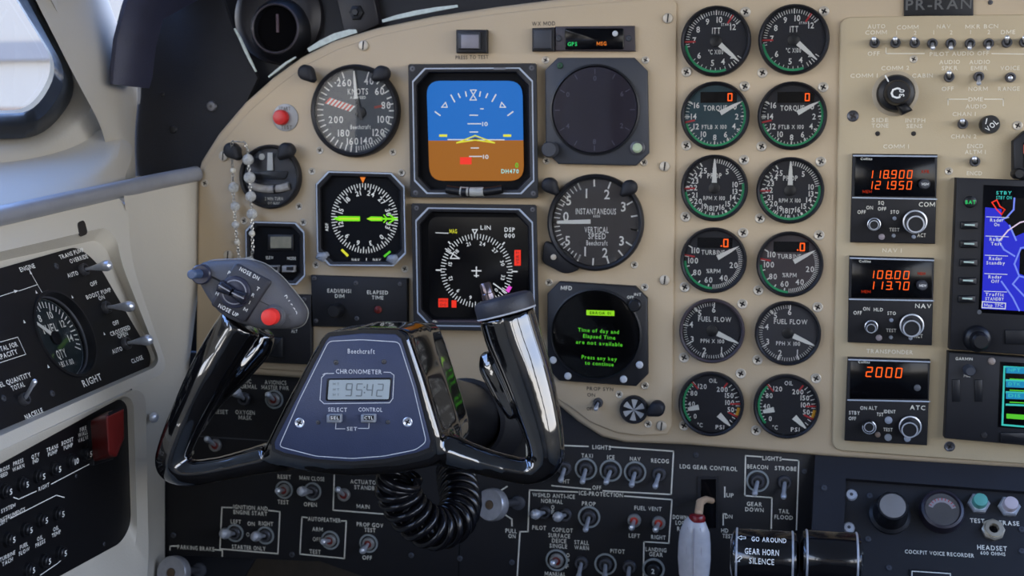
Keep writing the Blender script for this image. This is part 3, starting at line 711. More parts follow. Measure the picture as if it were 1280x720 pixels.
b.stroke([L(*p, w) for p in [(590.5, 287), (596.5, 287), (593.5, 292.5), (590.5, 287)]], 1.2 * k, w)
b.stroke([L(590, 338.5, w), L(601, 338.5, w)], 1.5 * k, w).stroke([L(595.5, 334, w), L(595.5, 346, w)], 1.5 * k, w).stroke([L(593, 344.5, w), L(598, 344.5, w)], 1.3 * k, w)
b.stroke([L(*p, w) for p in [(557, 311), (574, 323), (563, 323), (567, 315.5)]], 1.3 * k, w).stroke([L(617, 354.5, w), L(633, 366, w)], 1.4 * k, w)
b.stroke([L(545, 291, w), L(560, 291.5, w)], 1 * k, w)
for s_, x_, y_, wd_ in [('LIN', 607, 284.5, 13), ('DSP', 637, 287, 13), ('000', 637, 294.5, 13)]: q = L(x_, y_, w); b.text(s_, q.x, q.y, 5.2 * k, w, wd_ * k)
b.build('white_symbols', WHT, t, smooth=0)
b = MB(); q = L(566.5, 289, w); b.text('MAG', q.x, q.y, 5 * k, w, 9.5 * k); b.build('yellow_text', YEL, t, smooth=0)
b = MB(); w = WS + .0004
for r_ in [rect(643, 312.5, 651, 332), rect(548, 373, 560, 384), rect(564.5, 375.5, 570.5, 384.5)]: sc(MB(), L, r_, w).build('red_flag', REDC, t)
b = MB()
for x_, y_, s_, w_ in [(554, 376, 'HDG', 9), (554, 381, 'DG', 8)]: q = L(x_, y_, w + .0003); b.text(s_, q.x, q.y, 3 * k, w + .0003, w_ * k)
q = L(647, 322, w); b.text('VERT', q.x, q.y, 4 * k, w + .0003, 16 * k, PI / 2); b.build('flag_lettering', M('dark_red_print', (90, 18, 14), .5), t, smooth=0)
sc(MB(), L, [(632, 363), (636, 357), (640, 359), (636, 366)], w).build('magenta_bug', MAG, t)
for x_, y_ in [(521, 260), (666, 262), (522, 404)]: screw(FF, x_, y_, 3.6, t, 'hex', [DARKM, BLKP], w=.012)
MB().prism([L(*p, .006) for p in rect(538, 399.5, 640, 408)], .006, .0105, .0008).build('lower_bar', M('mauve_bar', (66, 54, 58), .5), t)
screw(FF, 543, 404, 4, t, 'slot', [STEEL, SLOT], w=.0105)
# --- bearing indicator
t, L = bezel8(FF, [(394, 213), (506, 216), (508, 334), (396, 332)], 17, 16, 2.6, 'eight-sided compass bearing indicator with green pointers', 'bearing_indicator', 'display', h=.010)
b = MB(); w = .0046; k = L.k; c0 = L(455.5, 273, w); rr = 43 * k
for i in range(72):
    a = R(i * 5 + 2.5); l_ = .84 if i % 2 == 0 else .91
    b.stroke([c0 + Vector((math.sin(a), math.cos(a))) * rr * l_, c0 + Vector((math.sin(a), math.cos(a))) * rr], 1.05 * k, w)
for i, s_ in enumerate(['24', '27', '30', '33', '0', '3', '6', '9', '12', '15', '18', '21']):
    a = R(16 + i * 30); p = c0 + Vector((math.sin(a), math.cos(a))) * rr * .74; b.text(s_, p.x, p.y, 6 * k, w, None, -a)
for s_, x_, y_, w_ in [('NAV', 444.5, 325, 10), ('NAV', 471, 325, 10), ('ADF', 408.5, 284, 10)]:
    q = L(x_, y_, w); b.text(s_, q.x, q.y, 4 * k, w, w_ * k, PI / 2 if s_ == 'ADF' else 0)
b.stroke([L(458, 323, w), L(458, 329, w)], 1 * k, w)
b.build('dial_markings', WHT, t, smooth=0)
b = MB(); w = .0052; sc(b, L, [(416, 273.3), (424, 270.2), (450, 270.5), (450, 276.5), (424, 276.3)], w)
sc(b, L, [(458, 273.5), (464, 270.5), (478, 271), (478, 276.3), (464, 276.3)], w)
b.stroke([L(*p, w) for p in [(478, 273.5), (496, 273.5)]], 2.4 * k, w).stroke([L(*p, w) for p in [(486, 268), (494, 273.5), (486, 279)]], 1.8 * k, w)
b.stroke([L(*p, w) for p in [(480, 269), (484, 273.5), (480, 278)]], 1.4 * k, w)
b.build('green_pointers', EM('green_pointer', (128, 235, 30), .9), t, smooth=0)
b = MB(); w += .0003; b.stroke([L(424, 273.4, w), L(448, 273.5, w)], 1.2 * k, w).stroke([L(460, 273.5, w), L(476, 273.6, w)], 1.2 * k, w); b.build('pointer_core', YEL, t)
sc(MB(), L, [(450, 221.5), (457, 221.5), (453.5, 229)], w).build('orange_index', ORA, t)
b = MB(); b.stroke([L(428, 313, w), L(434, 319, w)], 3 * k, w); b.build('yellow_mark', YEL, t)
b = MB(); b.stroke([L(486, 319, w), L(480, 325, w)] if 0 else [L(481, 320, w), L(487, 315, w)], 2.6 * k, w); b.build('green_mark', GRN, t)
for cx_, cy_ in [(407, 320), (494.5, 323)]:
    q = L(cx_, cy_); MB().prism(rpoly([q + Vector(p) * k for p in ((-8, -2), (2, -7), (8, 1), (5, 6), (-5, 5))], 2 * k), .004, .013, .002).build('push_button', M('grey_button', (140, 146, 156), .4), t)

# --- slew / mode box
t, L = bezel8(FF, [(306, 276), (381, 278), (382, 357), (307, 355)], 12, 11, 2.6, 'small eight-sided compass slew and mode controller', 'compass_controller', 'controller', h=.009)
w = .0042
MB().prism([L(*p, w) for p in rect(335, 293, 367, 313)], .0036, .0052, .0005).build('meter_frame', BLKP, t)
MB().flat([L(*p, .0055) for p in rect(338, 296, 364, 310)], .0055).build('meter_window', M('meter_ivory', (130, 126, 108), .4, var=.15, nscale=200), t)
b = MB()
for s_, x_, y_, w_ in [('SLEW', 337, 322, 10), ('MODE', 364.5, 323, 11.5)]: q = L(x_, y_, w); b.text(s_, q.x, q.y, 3.8 * L.k, w, w_ * L.k)
b.build('lettering', PWHITE, t, smooth=0)
for x_ in (328, 343, 363):
    q = MB().prism([L(*p, w) for p in rect(x_ - 7, 331.5, x_ + 7, 339.5)], .0036, .012, .001).build('push_key', M('key_grey', (150, 150, 152), .4), t)
    MB().flat([L(*p, .0124) for p in rect(x_ - 5, 333.5, x_ + 4, 338)], .0124).build('key_cap', BLKP, q)

# --- dimmer panel and the black box under it
def blackbox(F, quad, label, name, cat, h=.006, mat_=BLACK, screws=()):
    cx = sum(p[0] for p in quad) / 4; cy = sum(p[1] for p in quad) / 4
    t = thing(name, F, cx, cy, label, cat); L = Loc(F, cx, cy)
    MB().prism([L(*p, h) for p in quad], 0, h, .0009).build('plate', mat_, t)
    for x_, y_ in screws: screw(F, x_, y_, 3, t, 'hex', [DARKM, STEEL], w=h)
    return t, L
t, L = blackbox(FF, [(388, 344), (509, 348), (509, 411), (391, 408)], 'black dimmer panel lettered EADI/EHSI DIM and ELAPSED TIME', 'dimmer_panel', 'switch panel', screws=[(393, 348), (445, 354), (500, 355), (395, 401), (446, 398), (498, 406)])
b = MB()
for s_, x_, y_, w_ in [('EADI/EHSI', 424, 363.5, 31), ('DIM', 424.5, 370, 12), ('ELAPSED', 472, 365.5, 27), ('TIME', 472, 372, 15)]: q = L(x_, y_, .0062); MB().text(s_, q.x, q.y, 4.6 * L.k, .0063, w_ * L.k).build('legend', PWHITE, t, smooth=0)
q = L(422, 387, .006); MB().lathe([(9 * L.k, .006), (8.5 * L.k, .016), (7 * L.k, .018)], q.x, q.y, 20).build('dimmer_knob', BLKP, t)
q = L(473, 387, .006); MB().lathe([(4.5 * L.k, .006), (4.5 * L.k, .008), (3.6 * L.k, .0085)], q.x, q.y, 16).build('button_ring', REDS, t); MB().lathe([(3 * L.k, .006), (3 * L.k, .0095), (2 * L.k, .01)], q.x, q.y, 16).build('push_button', DRED, t)
t, L = blackbox(FF, [(322, 367), (389, 369), (389, 456), (322, 453)], 'plain black box with a flat square key behind the left horn', 'key_box', 'switch panel', screws=[(380, 374)])
MB().prism(rpoly([L(*p, .006) for p in rect(336, 421, 355, 446)], .001), .006, .010, .001).build('square_key', BLKP, t)
b = MB(); q = L(368, 414, .0063); b.text('ALT', q.x, q.y, 4 * L.k, .0063, 8 * L.k); b.build('lettering', PWHITE, t, smooth=0)

# --- red stall button with round label
t = thing('test_button', FF, 354, 147, 'red push button on a round silver lettered plate', 'button'); k = FF.k(354, 147)
MB().lathe([(17 * k, 0), (17 * k, .0008), (15 * k, .0012)], .8 * k * 4, 0, 28).build('round_plate', M('silver_plate', (150, 150, 150), .45, .4), t)
b = MB(); b.text('START', 3 * k, 11 * k, 4.5 * k, .0015, 15 * k).text('TEST', 5 * k, -12 * k, 4.5 * k, .0015, 15 * k); b.build('lettering', GREYP, t, smooth=0)
MB().lathe([(9.5 * k, 0), (9.5 * k, .006), (8.5 * k, .0075), (6 * k, .008)], -1 * k, 0, 24).build('push_button', RED, t)

# --- press-to-test annunciator
t, L = blackbox(FF, [(570, 37), (608.5, 37), (608.5, 66), (570, 66)], 'square grey press-to-test light in a black frame', 'annunciator_button', 'button', h=.007, mat_=BEZ)
MB().prism([L(*p, .007) for p in rect(574, 41, 601, 62)], .007, .012, .001).build('lamp_cap', BEZG, t)
MB().prism([L(*p, .012) for p in rect(576.5, 43.5, 598.5, 60.5)], .0118, .0125, .0003).build('lamp_lens', M('grey_lens', (132, 128, 134), .35, var=.08, nscale=100), t)
# --- WX MOD key and annunciator bar
t, L = blackbox(FF, [(665, 35), (693, 34), (693, 64), (665, 64)], 'blank black square key under the WX MOD lettering', 'weather_key', 'button', h=.006, mat_=BEZ)
MB().prism([L(*p, .006) for p in rect(667.5, 37.5, 690, 61.5)], .006, .009, .001).build('key_cap', BEZG, t)
t, L = blackbox(FF, [(694, 33), (793, 32), (794, 64), (694, 63.5)], 'dark annunciator bar with green GPS and orange MSG lights', 'annunciator_bar', 'display', h=.005, mat_=M('plum_bezel', (58, 52, 56), .5))
MB().prism(rpoly([L(*p, .005) for p in rect(706, 35.5, 780, 62)], .002), .005, .0062, .0006).build('window', SCRN, t)
for s_, x_, y_, m_ in [('GPS', 715.5, 55, GRND), ('MSG', 752, 54.5, ORA)]: q = L(x_, y_, .0064); MB().text(s_, q.x, q.y, 4.6 * L.k, .0066, 12 * L.k).build('lit_legend', m_, t, smooth=0)
q = L(769, 42, .0062); MB().lathe([(3.6 * L.k, .006), (3.4 * L.k, .0075), (2 * L.k, .008)], q.x, q.y, 16).build('light_sensor', M('frost_white', (190, 192, 194), .4), t)
for x_ in (698.5, 786): screw(FF, x_, 48, 4, t, 'hex', [BEZG, SLOT], w=.005)

# --- weather radar (round face, cut-corner bezel)
def round_display(F, quad, cut_, cx, cy, rr_, label, name, bez_, face):
    t = thing(name, F, cx, cy, label, 'display'); L = Loc(F, cx, cy); (x0, y0), (x1, y1), (x2, y2), (x3, y3) = quad; c = cut_
    o8 = [(x0 + c, y0), (x1 - c, y1), (x1, y1 + c), (x2, y2 - c), (x2 - c, y2), (x3 + c, y3), (x3, y3 - c), (x0, y0 + c)]
    MB().prism([L(*p, .008) for p in o8], 0, .008, .0012).build('bezel', bez_, t)
    r = rr_ * L.k
    MB().lathe([(r * 1.04, .008), (r * 1.04, .010), (r, .0105), (r * .97, .0085)], n=56, cap=False).build('rim', BLKP, t)
    MB().flat(circ(r * .98, 56), .0086).build('screen', face, t)
    return t, L
t, L = round_display(FF, [(681, 72), (809, 72), (811, 207), (682, 205)], 16, 745, 138, 54, 'dark round weather radar screen in a grey cut-corner bezel', 'radar_display', BEZG, WXS)
b = MB(); k = L.k; w = .0089
for i in range(12):
    a = R(i * 30); b.stroke([Vector((math.sin(a), math.cos(a))) * 54 * k * .82, Vector((math.sin(a), math.cos(a))) * 54 * k * .92], 1.1 * k, w)
    if i % 2 == 0: b.text(str((i * 3) % 10), 54 * k * .72 * math.sin(a), 54 * k * .72 * math.cos(a), 6 * k, w)
b.build('dial_markings', M('faint_violet_print', (78, 76, 96), .5), t, smooth=0)
q = L(689, 187, .008); MB().lathe([(10 * k, .004), (10 * k, .018), (8.5 * k, .02)], q.x, q.y, 24).build('knob', BEZG, t)
q = L(797, 185, .008); MB().lathe([(9 * k, .008), (9 * k, .0095), (7.5 * k, .010)], q.x, q.y, 24).build('lamp_ring', DARKM, t); MB().lathe([(6 * k, .008), (6 * k, .0115), (4 * k, .013)], q.x, q.y, 20).build('lamp_lens', M('pale_green_lens', (176, 190, 156), .3), t)
screw(FF, 700, 82, 4, t, 'hex', [M('green_screw', (30, 70, 50), .5), SLOT], w=.008)
MB().flat(circ(54 * k * .97, 48), .0098).build('glass', GLASS, t)
# --- multifunction text display
t, L = round_display(FF, [(684, 352), (809, 358), (810, 483), (684, 476)], 15, 746, 416.5, 55.5, 'round black screen with green text in a cut-corner bezel', 'text_display', BEZ, SCRN)
k = L.k; w = .0092; b = MB()
for s_, x_, y_, w_ in [('Time of day and', 748, 413.5, 51), ('Elapsed Time', 749, 421, 40), ('are not available', 749, 429, 58), ('Press any key', 749, 447.5, 44), ('to continue', 749, 454.5, 36)]:
    q = L(x_, y_, w); b.text(s_, q.x, q.y, 4.6 * k, w, w_ * k, -.035)
b.build('green_text', GRN, t, smooth=0)
q = sc(MB(), L, [(733, 387.5), (768, 388.5), (768, 395), (733, 394)], w).build('highlight_bar', EM('lime_bar', (150, 225, 40), .9), t)
b = MB(); p = L(750.5, 391.3, w); b.text('ERROR 01', p.x, p.y, 3.4 * k, w + .0003, 26 * k); b.build('dark_text', SCRN, q, smooth=0)
b = MB()
for s_, x_, y_, w_ in [('MFD', 708, 360, 14), ('OFF', 788, 371.5, 8), ('INT', 797, 368, 9)]: p = L(x_, y_, .0083); b.text(s_, p.x, p.y, (5 if s_ == 'MFD' else 3.4) * k, .0084, w_ * k)
b.build('lettering', PWHITE, t, smooth=0)
p = L(794, 381, .008); MB().lathe([(8 * k, .008), (7.5 * k, .016), (6 * k, .017)], p.x, p.y, 20).build('knob', BLKP, t)
for x_, y_ in [(691.5, 450), (710, 470), (779.5, 474), (799.5, 456)]:
    p = L(x_, y_, .008); MB().lathe([(4.6 * k, .008), (4.4 * k, .0095), (3 * k, .0102)], p.x, p.y, 16).build('push_button', M('frost_white', (190, 192, 194), .4), t)
MB().flat(circ(55 * k * .97, 48), .0099).build('glass', GLASS, t)

# --- propeller synchroscope
t = thing('synchroscope', FF, 793, 511, 'small round disc with black and silver spokes', 'gauge'); k = FF.k(793, 511)
MB().lathe([(17.5 * k, 0), (17.5 * k, .006), (16 * k, .0075), (14.5 * k, .006)], n=32, cap=False).build('bezel', BEZ, t)
MB().flat(circ(15 * k, 32), .005).build('disc', BLKP, t)
b = MB()
for i in range(6):
    a = R(i * 60 + 4); h = R(17)
    b.flat([(0, 0)] + [(13.5 * k * math.sin(a + h * s_), 13.5 * k * math.cos(a + h * s_)) for s_ in (1, .33, -.33, -1)], .0053)
b.build('spokes', M('silver_print', (178, 178, 176), .4), t, smooth=0)

# ------------------------------------------------------------------ toggles
def toggle(F, px, py, r, tip, label, group='toggle switches', ring=0, red=False, h=.017, ball=0, panelname='', lm=SILVER, w0=0):
    t = thing('toggle_switch', F, px, py, label, 'switch', group); L = Loc(F, px, py); k = L.k if F not in (FL,) else .00056
    if ring: MB().lathe([((ring) * k, 0), (ring * k, .0012), ((ring - 2.2) * k, .0012), ((ring - 2.4) * k, 0)], n=28, cap=False).build('guard_ring', M('grey_ring', (150, 156, 156), .45, .3), t)
    MB().lathe([(r * k, 0), (r * k, .003), (r * .88 * k, .004), (r * .62 * k, .004), (r * .6 * k, .002)], n=20, cap=False).build('bushing', DARKM if not red else M('grey_bushing', (138, 136, 132), .45, .3), t)
    MB().lathe([(r * .7 * k, .001), (r * .7 * k, .0025), (r * .3 * k, .0032)], n=16).build('boot', (M('bright_red_sleeve', (205, 62, 44), .5) if 'fuel vent' in label else REDS) if red else BLKP, t)
    q = L.p3(tip[0], tip[1], h); a = Vector((0, 0, .002)); rb = max(ball, r * .42) * k; d = (q - a)
    pts = [a, a + d * .25, a + d * .7, a + d * .88, q, q + d.normalized() * rb * .6, q + d.normalized() * rb * .95]
    MB().tube(pts, [r * .26 * k, r * .3 * k, rb * .72, rb * .95, rb, rb * .8, rb * .25], 12).build('lever', lm, t)
    return t
SW = 'toggle switches on the black lower panel'
for px, py, r, tip, s_, ring, red, ball in [
    (732.5, 586, 8.5, (728, 602), 'TAXI in the lights block', 14, 0, 0), (763.5, 588, 8.5, (757.5, 603), 'ICE in the lights block', 14, 0, 0), (794, 590, 8.5, (789.5, 606), 'NAV in the lights block', 14, 0, 0),
    (824, 592, 8.5, (819, 608), 'RECOG in the lights block', 0, 0, 0), (706, 585, 8.5, (701, 600), 'the landing lights, half hidden by the right horn', 0, 0, 0),
    (681, 640, 8, (669, 643), 'PILOT windshield anti-ice', 0, 0, 6.5), (707, 643, 8, (697, 646), 'COPILOT windshield anti-ice', 0, 0, 6.5), (736.5, 646, 8.5, (732, 662), 'PROP ice protection', 14, 0, 0),
    (793, 650, 8.5, (789.5, 659.5), 'LEFT fuel vent', 0, 1, 4), (823.5, 653, 8.5, (819.5, 662), 'RIGHT fuel vent', 0, 1, 4), (696, 700, 9, (691, 704), 'SURFACE DEICE', 14, 1, 4),
    (727, 703, 8.5, (723, 722), 'STALL WARN', 0, 0, 0), (757, 705, 8.5, (756, 722), 'PITOT in a guard ring', 14, 0, 0), (787, 708, 8.5, (785, 724), 'PITOT without a guard ring', 0, 0, 0),
    (947, 601, 8.5, (943.5, 617), 'BEACON in the lights block by the gear control', 14, 0, 0), (981, 602, 8.5, (979.5, 621), 'STROBE in the lights block by the gear control', 0, 0, 0),
    (355.5, 612, 7.5, (347.5, 613.5), 'RESET and TEST', 11.5, 1, 4), (391, 614, 8, (377.5, 614), 'MAN CLOSE and OPEN', 11.5, 0, 6.5), (430.5, 618, 8, (422.5, 612), 'ACTUATOR STANDBY and MAIN', 0, 1, 4),
    (294, 666, 8, (281, 667), 'LEFT ignition and engine start', 11.5, 0, 7), (332, 669, 8, (319.5, 670.5), 'RIGHT ignition and engine start', 11.5, 0, 6.5), (413, 675, 8, (404, 677), 'AUTOFEATHER', 12, 1, 4), (461, 679, 8, (453.5, 688), 'PROP GOV TEST', 12, 1, 4.5),
    (306, 498, 8, (295, 490), 'MIC NORMAL and OXYGEN MASK', 0, 0, 6.5), (343, 499, 8, (335, 493.5), 'AVIONICS MASTER POWER', 12, 1, 4), (272, 498, 8, (264, 493), 'RESET beside the oxygen mask switch', 0, 0, 5), (270, 556, 8, (259, 549), 'OFF under the left horn', 0, 1, 4)]:
    toggle(FS, px, py, r, tip, ('silver toggle switch with red boot for ' if red else 'silver toggle switch for ') + s_, SW, ring, bool(red), .017, ball)
SR = 'small toggle switches on the radio panel'
for px, py, tip, s_ in [(1093, 54, (1092.5, 48.5), 'AUTO COMM'), (1119, 54, (1119, 48.5), 'COMM 1, lever up beside AUTO COMM'), (1143, 54, (1142.5, 48.5), 'COMM 2, lever up beside the NAV pair'), (1165, 54.5, (1166, 60), 'NAV 1, lever down beside the COMM pair'), (1188, 54.5, (1188.5, 60), 'NAV 2, lever down beside the MKR BCN pair'), (1212, 54.5, (1212, 60), 'MKR BCN 1, lever down beside the NAV pair'), (1235, 54.5, (1235.5, 60), 'MKR BCN 2, lever down beside DME'), (1258, 53.5, (1259, 47), 'DME'), (1280, 53, (1281, 47), 'the channel right of DME'),
                        (1186, 96.5, (1186.5, 91), 'AUDIO SPKR'), (1223, 96, (1223.5, 104), 'AUDIO EMER'), (1262.5, 97, (1263, 97.5), 'VOICE and RANGE'), (1203, 155, (1203, 151), 'CHAN 1 and CHAN 2'), (1218, 202, (1218, 198), 'ENCD ALTM 1')]:
    toggle(FR, px, py, 6.3, tip, 'small chrome toggle switch for ' + s_, SR, 0, False, .012, 3)
toggle(FF, 748, 503, 6, (745, 511), 'small chrome toggle switch for PROP SYN', None, 0, False, .013, 3)

# rotary knobs on the radio panel
t = thing('rotary_knob', FR, 1119, 117, 'large black rotary selector knob with pointer on the radio panel', 'knob'); k = FR.k(1119, 117); L = Loc(FR, 1119, 117)
MB().lathe([(28 * k, 0), (28 * k, .0006), (27 * k, .0009)], 0, 0, 40).build('skirt', M('clear_skirt', (172, 158, 134), .3), t)
MB().lathe([(23 * k, 0), (23 * k, .006), (21 * k, .008), (16 * k, .009), (15 * k, .02), (13 * k, .022)], 0, 0, 36).build('knob_body', BLKP, t)
MB().prism([L(*p, .012) for p in [(1120, 132), (1134, 129), (1141, 138), (1128, 144)]], .002, .014, .002).build('pointer_wing', BLKP, t)
MB().stroke([L(1107, 95, .0085), L(1112, 105, .0085)], 1.8 * k, .0088).build('white_index', WHITE, t)
MB().text('C', -3 * k, -1 * k, 13 * k, .0224).text('30', 4 * k, -1 * k, 6 * k, .0224, None, PI / 2).build('knob_lettering', WHITE, t, smooth=0)
t = thing('rotary_knob', FR, 1235.5, 156, 'small black round knob lettered VOL', 'knob'); k = FR.k(1235, 156)
MB().lathe([(11.5 * k, 0), (11.5 * k, .009), (10.5 * k, .0105)], 0, 0, 28).build('knob_body', BLKP, t)
MB().text('VOL', 1 * k, -1.5 * k, 6.5 * k, .0108, 16 * k, .75).stroke([(-6 * k, 1 * k), (-5 * k, 7 * k)], 1.2 * k, .0108).build('knob_lettering', WHITE, t, smooth=0)
# octagonal instrument at the frame edge
t = thing('octagon_instrument', FR, 1293, 195, 'black eight-sided instrument with a red flag', 'gauge'); L = Loc(FR, 1293, 195); k = L.k
o8 = [(1282, 163), (1310, 163), (1322, 177), (1322, 215), (1310, 228), (1282, 228), (1267, 213), (1267, 176)]
MB().prism([L(*p, .01) for p in o8], 0, .01, .0015).build('bezel', BEZ, t)
MB().prism([L(*p, .0102) for p in rect(1279, 178, 1312, 210)], .01, .0104).build('screen', SCRN, t)
MB().prism([L(*p, .0106) for p in rect(1279.5, 181, 1290, 192)], .0104, .0108).build('red_flag', EM('salmon_flag', (220, 96, 76), .8), t)
p = L(1270, 217, 0); MB().lathe([(7 * k, 0), (7 * k, .012), (5 * k, .014)], p.x, p.y, 20).build('knob', BLKP, t)
# registration placard
t, L = blackbox(FE, [(1130, -22), (1217, -24), (1217, 20), (1130, 20)], 'black registration placard with raised grey letters PR-RAN', 'registration_placard', 'placard', h=.003, mat_=M('placard_black', (20, 20, 22), .5))
p = L(1173, 5, .003); MB().text('PR-RAN', p.x, p.y, 13 * L.k, .0034, 78 * L.k).build('lettering', M('placard_grey', (92, 92, 90), .5), t, smooth=0)
screw(FE, 1238, 3, 3, panel, 'hex', [DARKM, SLOT])

# ------------------------------------------------------------------ radio control heads
def radio(quad, div, digits, label, legend, texts, small, annun, knob1, knob2, two=True):
    cx = sum(p[0] for p in quad) / 4; cy = sum(p[1] for p in quad) / 4
    t = thing('radio_control_head', FR, cx, cy, label, 'radio', 'radio control heads'); L = Loc(FR, cx, cy); k = L.k; h = .006
    MB().prism([L(*p, h) for p in quad], 0, h, .0008).build('faceplate', BLACK, t)
    (x0, y0), (x1, y1), (x2, y2), (x3, y3) = quad
    MB().prism([L(*p, h) for p in [(x0 + 3, y0 + 4), (x1 - 3, y1 + 4), (x1 - 3, div - 1), (x0 + 2, div - 2)]], h - .001, h + .0006, .0003).build('display_window', SCRN, t)
    w = h + .001
    b = MB(); b.stroke([L(x0 + 1, y0 + 2.5, w), L(x1 - 1, y1 + 2.5, w)], 1.6 * k, w); b.stroke([L(x0, div, w), L(x1 - 1, div + 2, w)], 1.6 * k, w); b.build('trim_line', M('bezel_line', (176, 184, 196), .5), t, smooth=0)
    for s_, x_, y_, hh, ww, m_ in digits: p = L(x_, y_, w); MB().seg(s_, p.x, p.y, hh * k, w, ww * k).build('led_digits', m_, t, smooth=0)
    for s_, x_, y_, hh, ww in annun: p = L(x_, y_, w); MB().text(s_, p.x, p.y, hh * k, w, ww * k).build('led_legend', ORGD, t, smooth=0)
    for s_, x_, y_, hh, ww in texts: p = L(x_, y_, w); MB().text(s_, p.x, p.y, hh * k, w, ww * k).build('legend', PWHITE, t, smooth=0)
    for (x_, y_, r_, top) in (knob1, knob2):
        p = L(x_, y_, h)
        kb = MB().lathe([(r_ * k, h), (r_ * k, h + .004), (r_ * .86 * k, h + .0045)], p.x, p.y, 28).build('knob_skirt', BEZ, t)
        MB().lathe([(r_ * 1.0 * k, h + .0045), (r_ * .9 * k, h + .0047), (r_ * .86 * k, h + .0044)], p.x, p.y, 28, cap=False).build('chrome_ring', SILVER, kb)
        p = L(x_ + top[0], y_ + top[1], h + .01); r2 = r_ * .76
        MB().lathe([(r2 * k, h + .004), (r2 * k, h + .013), (r2 * .95 * k, h + .0135)], p.x, p.y, 28, cap=False).lathe([(r2 * .82 * k, h + .0137), (r2 * .8 * k, h + .0132)], p.x, p.y, 28).build('knob_cap', BLKP, kb)
        MB().lathe([(r2 * .97 * k, h + .0134), (r2 * .95 * k, h + .0139), (r2 * .82 * k, h + .0139), (r2 * .8 * k, h + .0132)], p.x, p.y, 28, cap=False).build('chrome_rim', SILVER, kb)
    for x_, y_, r_, m_ in small:
        p = L(x_, y_, h); MB().lathe([(r_ * k, h), (r_ * k, h + .0015), (r_ * .6 * k, h + .002)], p.x, p.y, 14).build('push_button', m_, t)
    return t
GB = M('grey_button', (140, 146, 156), .4); GBD = M('dim_button', (88, 90, 94), .4)
radio([(1066, 192), (1172, 193), (1169, 305), (1063, 303)], 247, [('118.900', 1112.5, 218, 9.4, 56, ORG), ('121.950', 1112, 231.5, 9.4, 56, ORG)], 'black COM radio head showing 118.900 and 121.950', 'COM',
      [('COM', 1158.5, 255.5, 5.5, 19), ('OFF', 1077, 265, 4.4, 10), ('ON', 1087, 259.5, 4.4, 8), ('SQ', 1101.5, 253.5, 4.2, 7), ('OFF', 1102.5, 261, 4.2, 10), ('STO', 1118.5, 265, 4.2, 10), ('TEST', 1118, 287, 4.2, 12), ('ACT', 1152, 294, 4.6, 10), ('Collins', 1083, 198.5, 3, 14)],
      [(1118, 273, 2.4, GB), (1117, 294.5, 2.4, GB), (1142, 296, 2.4, GB), (1102, 296, 3.8, M('mauve_button', (150, 140, 144), .4))], [('XFR', 1156.5, 214.5, 4, 10), ('MEM', 1084, 239.5, 3.6, 11)], (1092, 280, 8, (0, 1)), (1143, 277, 14.5, (1, 3)))
radio([(1062, 320), (1168, 323), (1165, 432), (1060, 428)], 374, [('108.00', 1111, 343.5, 9.4, 52, ORG), ('113.70', 1111, 357, 9.4, 52, ORG)], 'black NAV radio head showing 108.00 and 113.70', 'NAV',
      [('NAV', 1154, 382.5, 5.5, 19), ('OFF', 1072, 391, 4.4, 10), ('ON', 1083, 386, 4.4, 8), ('HLD', 1098, 387, 4.2, 11), ('STO', 1114.5, 391.5, 4.2, 10), ('TEST', 1114, 413, 4.2, 12), ('ACT', 1148, 420, 4.6, 10), ('Collins', 1081, 326.5, 3, 14)],
      [(1114, 400, 2.4, GB), (1113.5, 421.5, 2.4, GB), (1138, 422.5, 2.4, GB), (1098.5, 422, 3.8, M('mauve_button', (150, 140, 144), .4))], [('MEM', 1152, 342, 3.6, 9), ('MEM', 1082.5, 364.5, 3.6, 11)], (1088.5, 407.5, 8, (0, 2.5)), (1139, 406, 14.5, (0, 4)))
radio([(1060, 447), (1163, 450), (1159, 557), (1056, 551)], 500, [('2000', 1105, 465.5, 11.5, 47, ORG)], 'black ATC transponder head showing 2000', 'ATC',
      [('ATC', 1147, 509.5, 5.5, 18), ('STBY', 1068, 516, 4.4, 13), ('OFF', 1065.5, 523, 4.4, 9), ('ON', 1079.5, 510, 4.4, 8), ('ALT', 1091, 510, 4.4, 10), ('TST', 1100, 518, 4.2, 8), ('IDENT', 1112, 514.5, 4.2, 14), ('TEST', 1110, 537, 4.2, 11), ('Collins', 1080, 452.5, 3, 14)],
      [(1110.5, 525, 4.6, GB), (1110, 546.5, 4.4, GB), (1134, 548, 4, GB), (1097, 543, 3.4, M('tan_button', (130, 112, 100), .4)), (1146.5, 484.5, 4, GBD)], [], (1086, 533, 8.5, (0, 0)), (1137, 532, 13.5, (-.5, 4.5)))
# memory knobs inside the windows
for px, py, s_ in [(1155, 230, 'COM'), (1152, 356, 'NAV')]:
    t = thing('memory_knob', FR, px, py, 'small dark memory knob in the ' + s_ + ' radio window', 'knob', w=.0066); k = FR.k(px, py)
    MB().lathe([(6.5 * k, 0), (6.2 * k, .006), (5 * k, .007)], 0, 0, 20).build('knob_body', BEZG, t)
    MB().text('MEM', 0, 0, 3 * k, .0073, 8 * k).build('knob_lettering', WHITE, t, smooth=0)

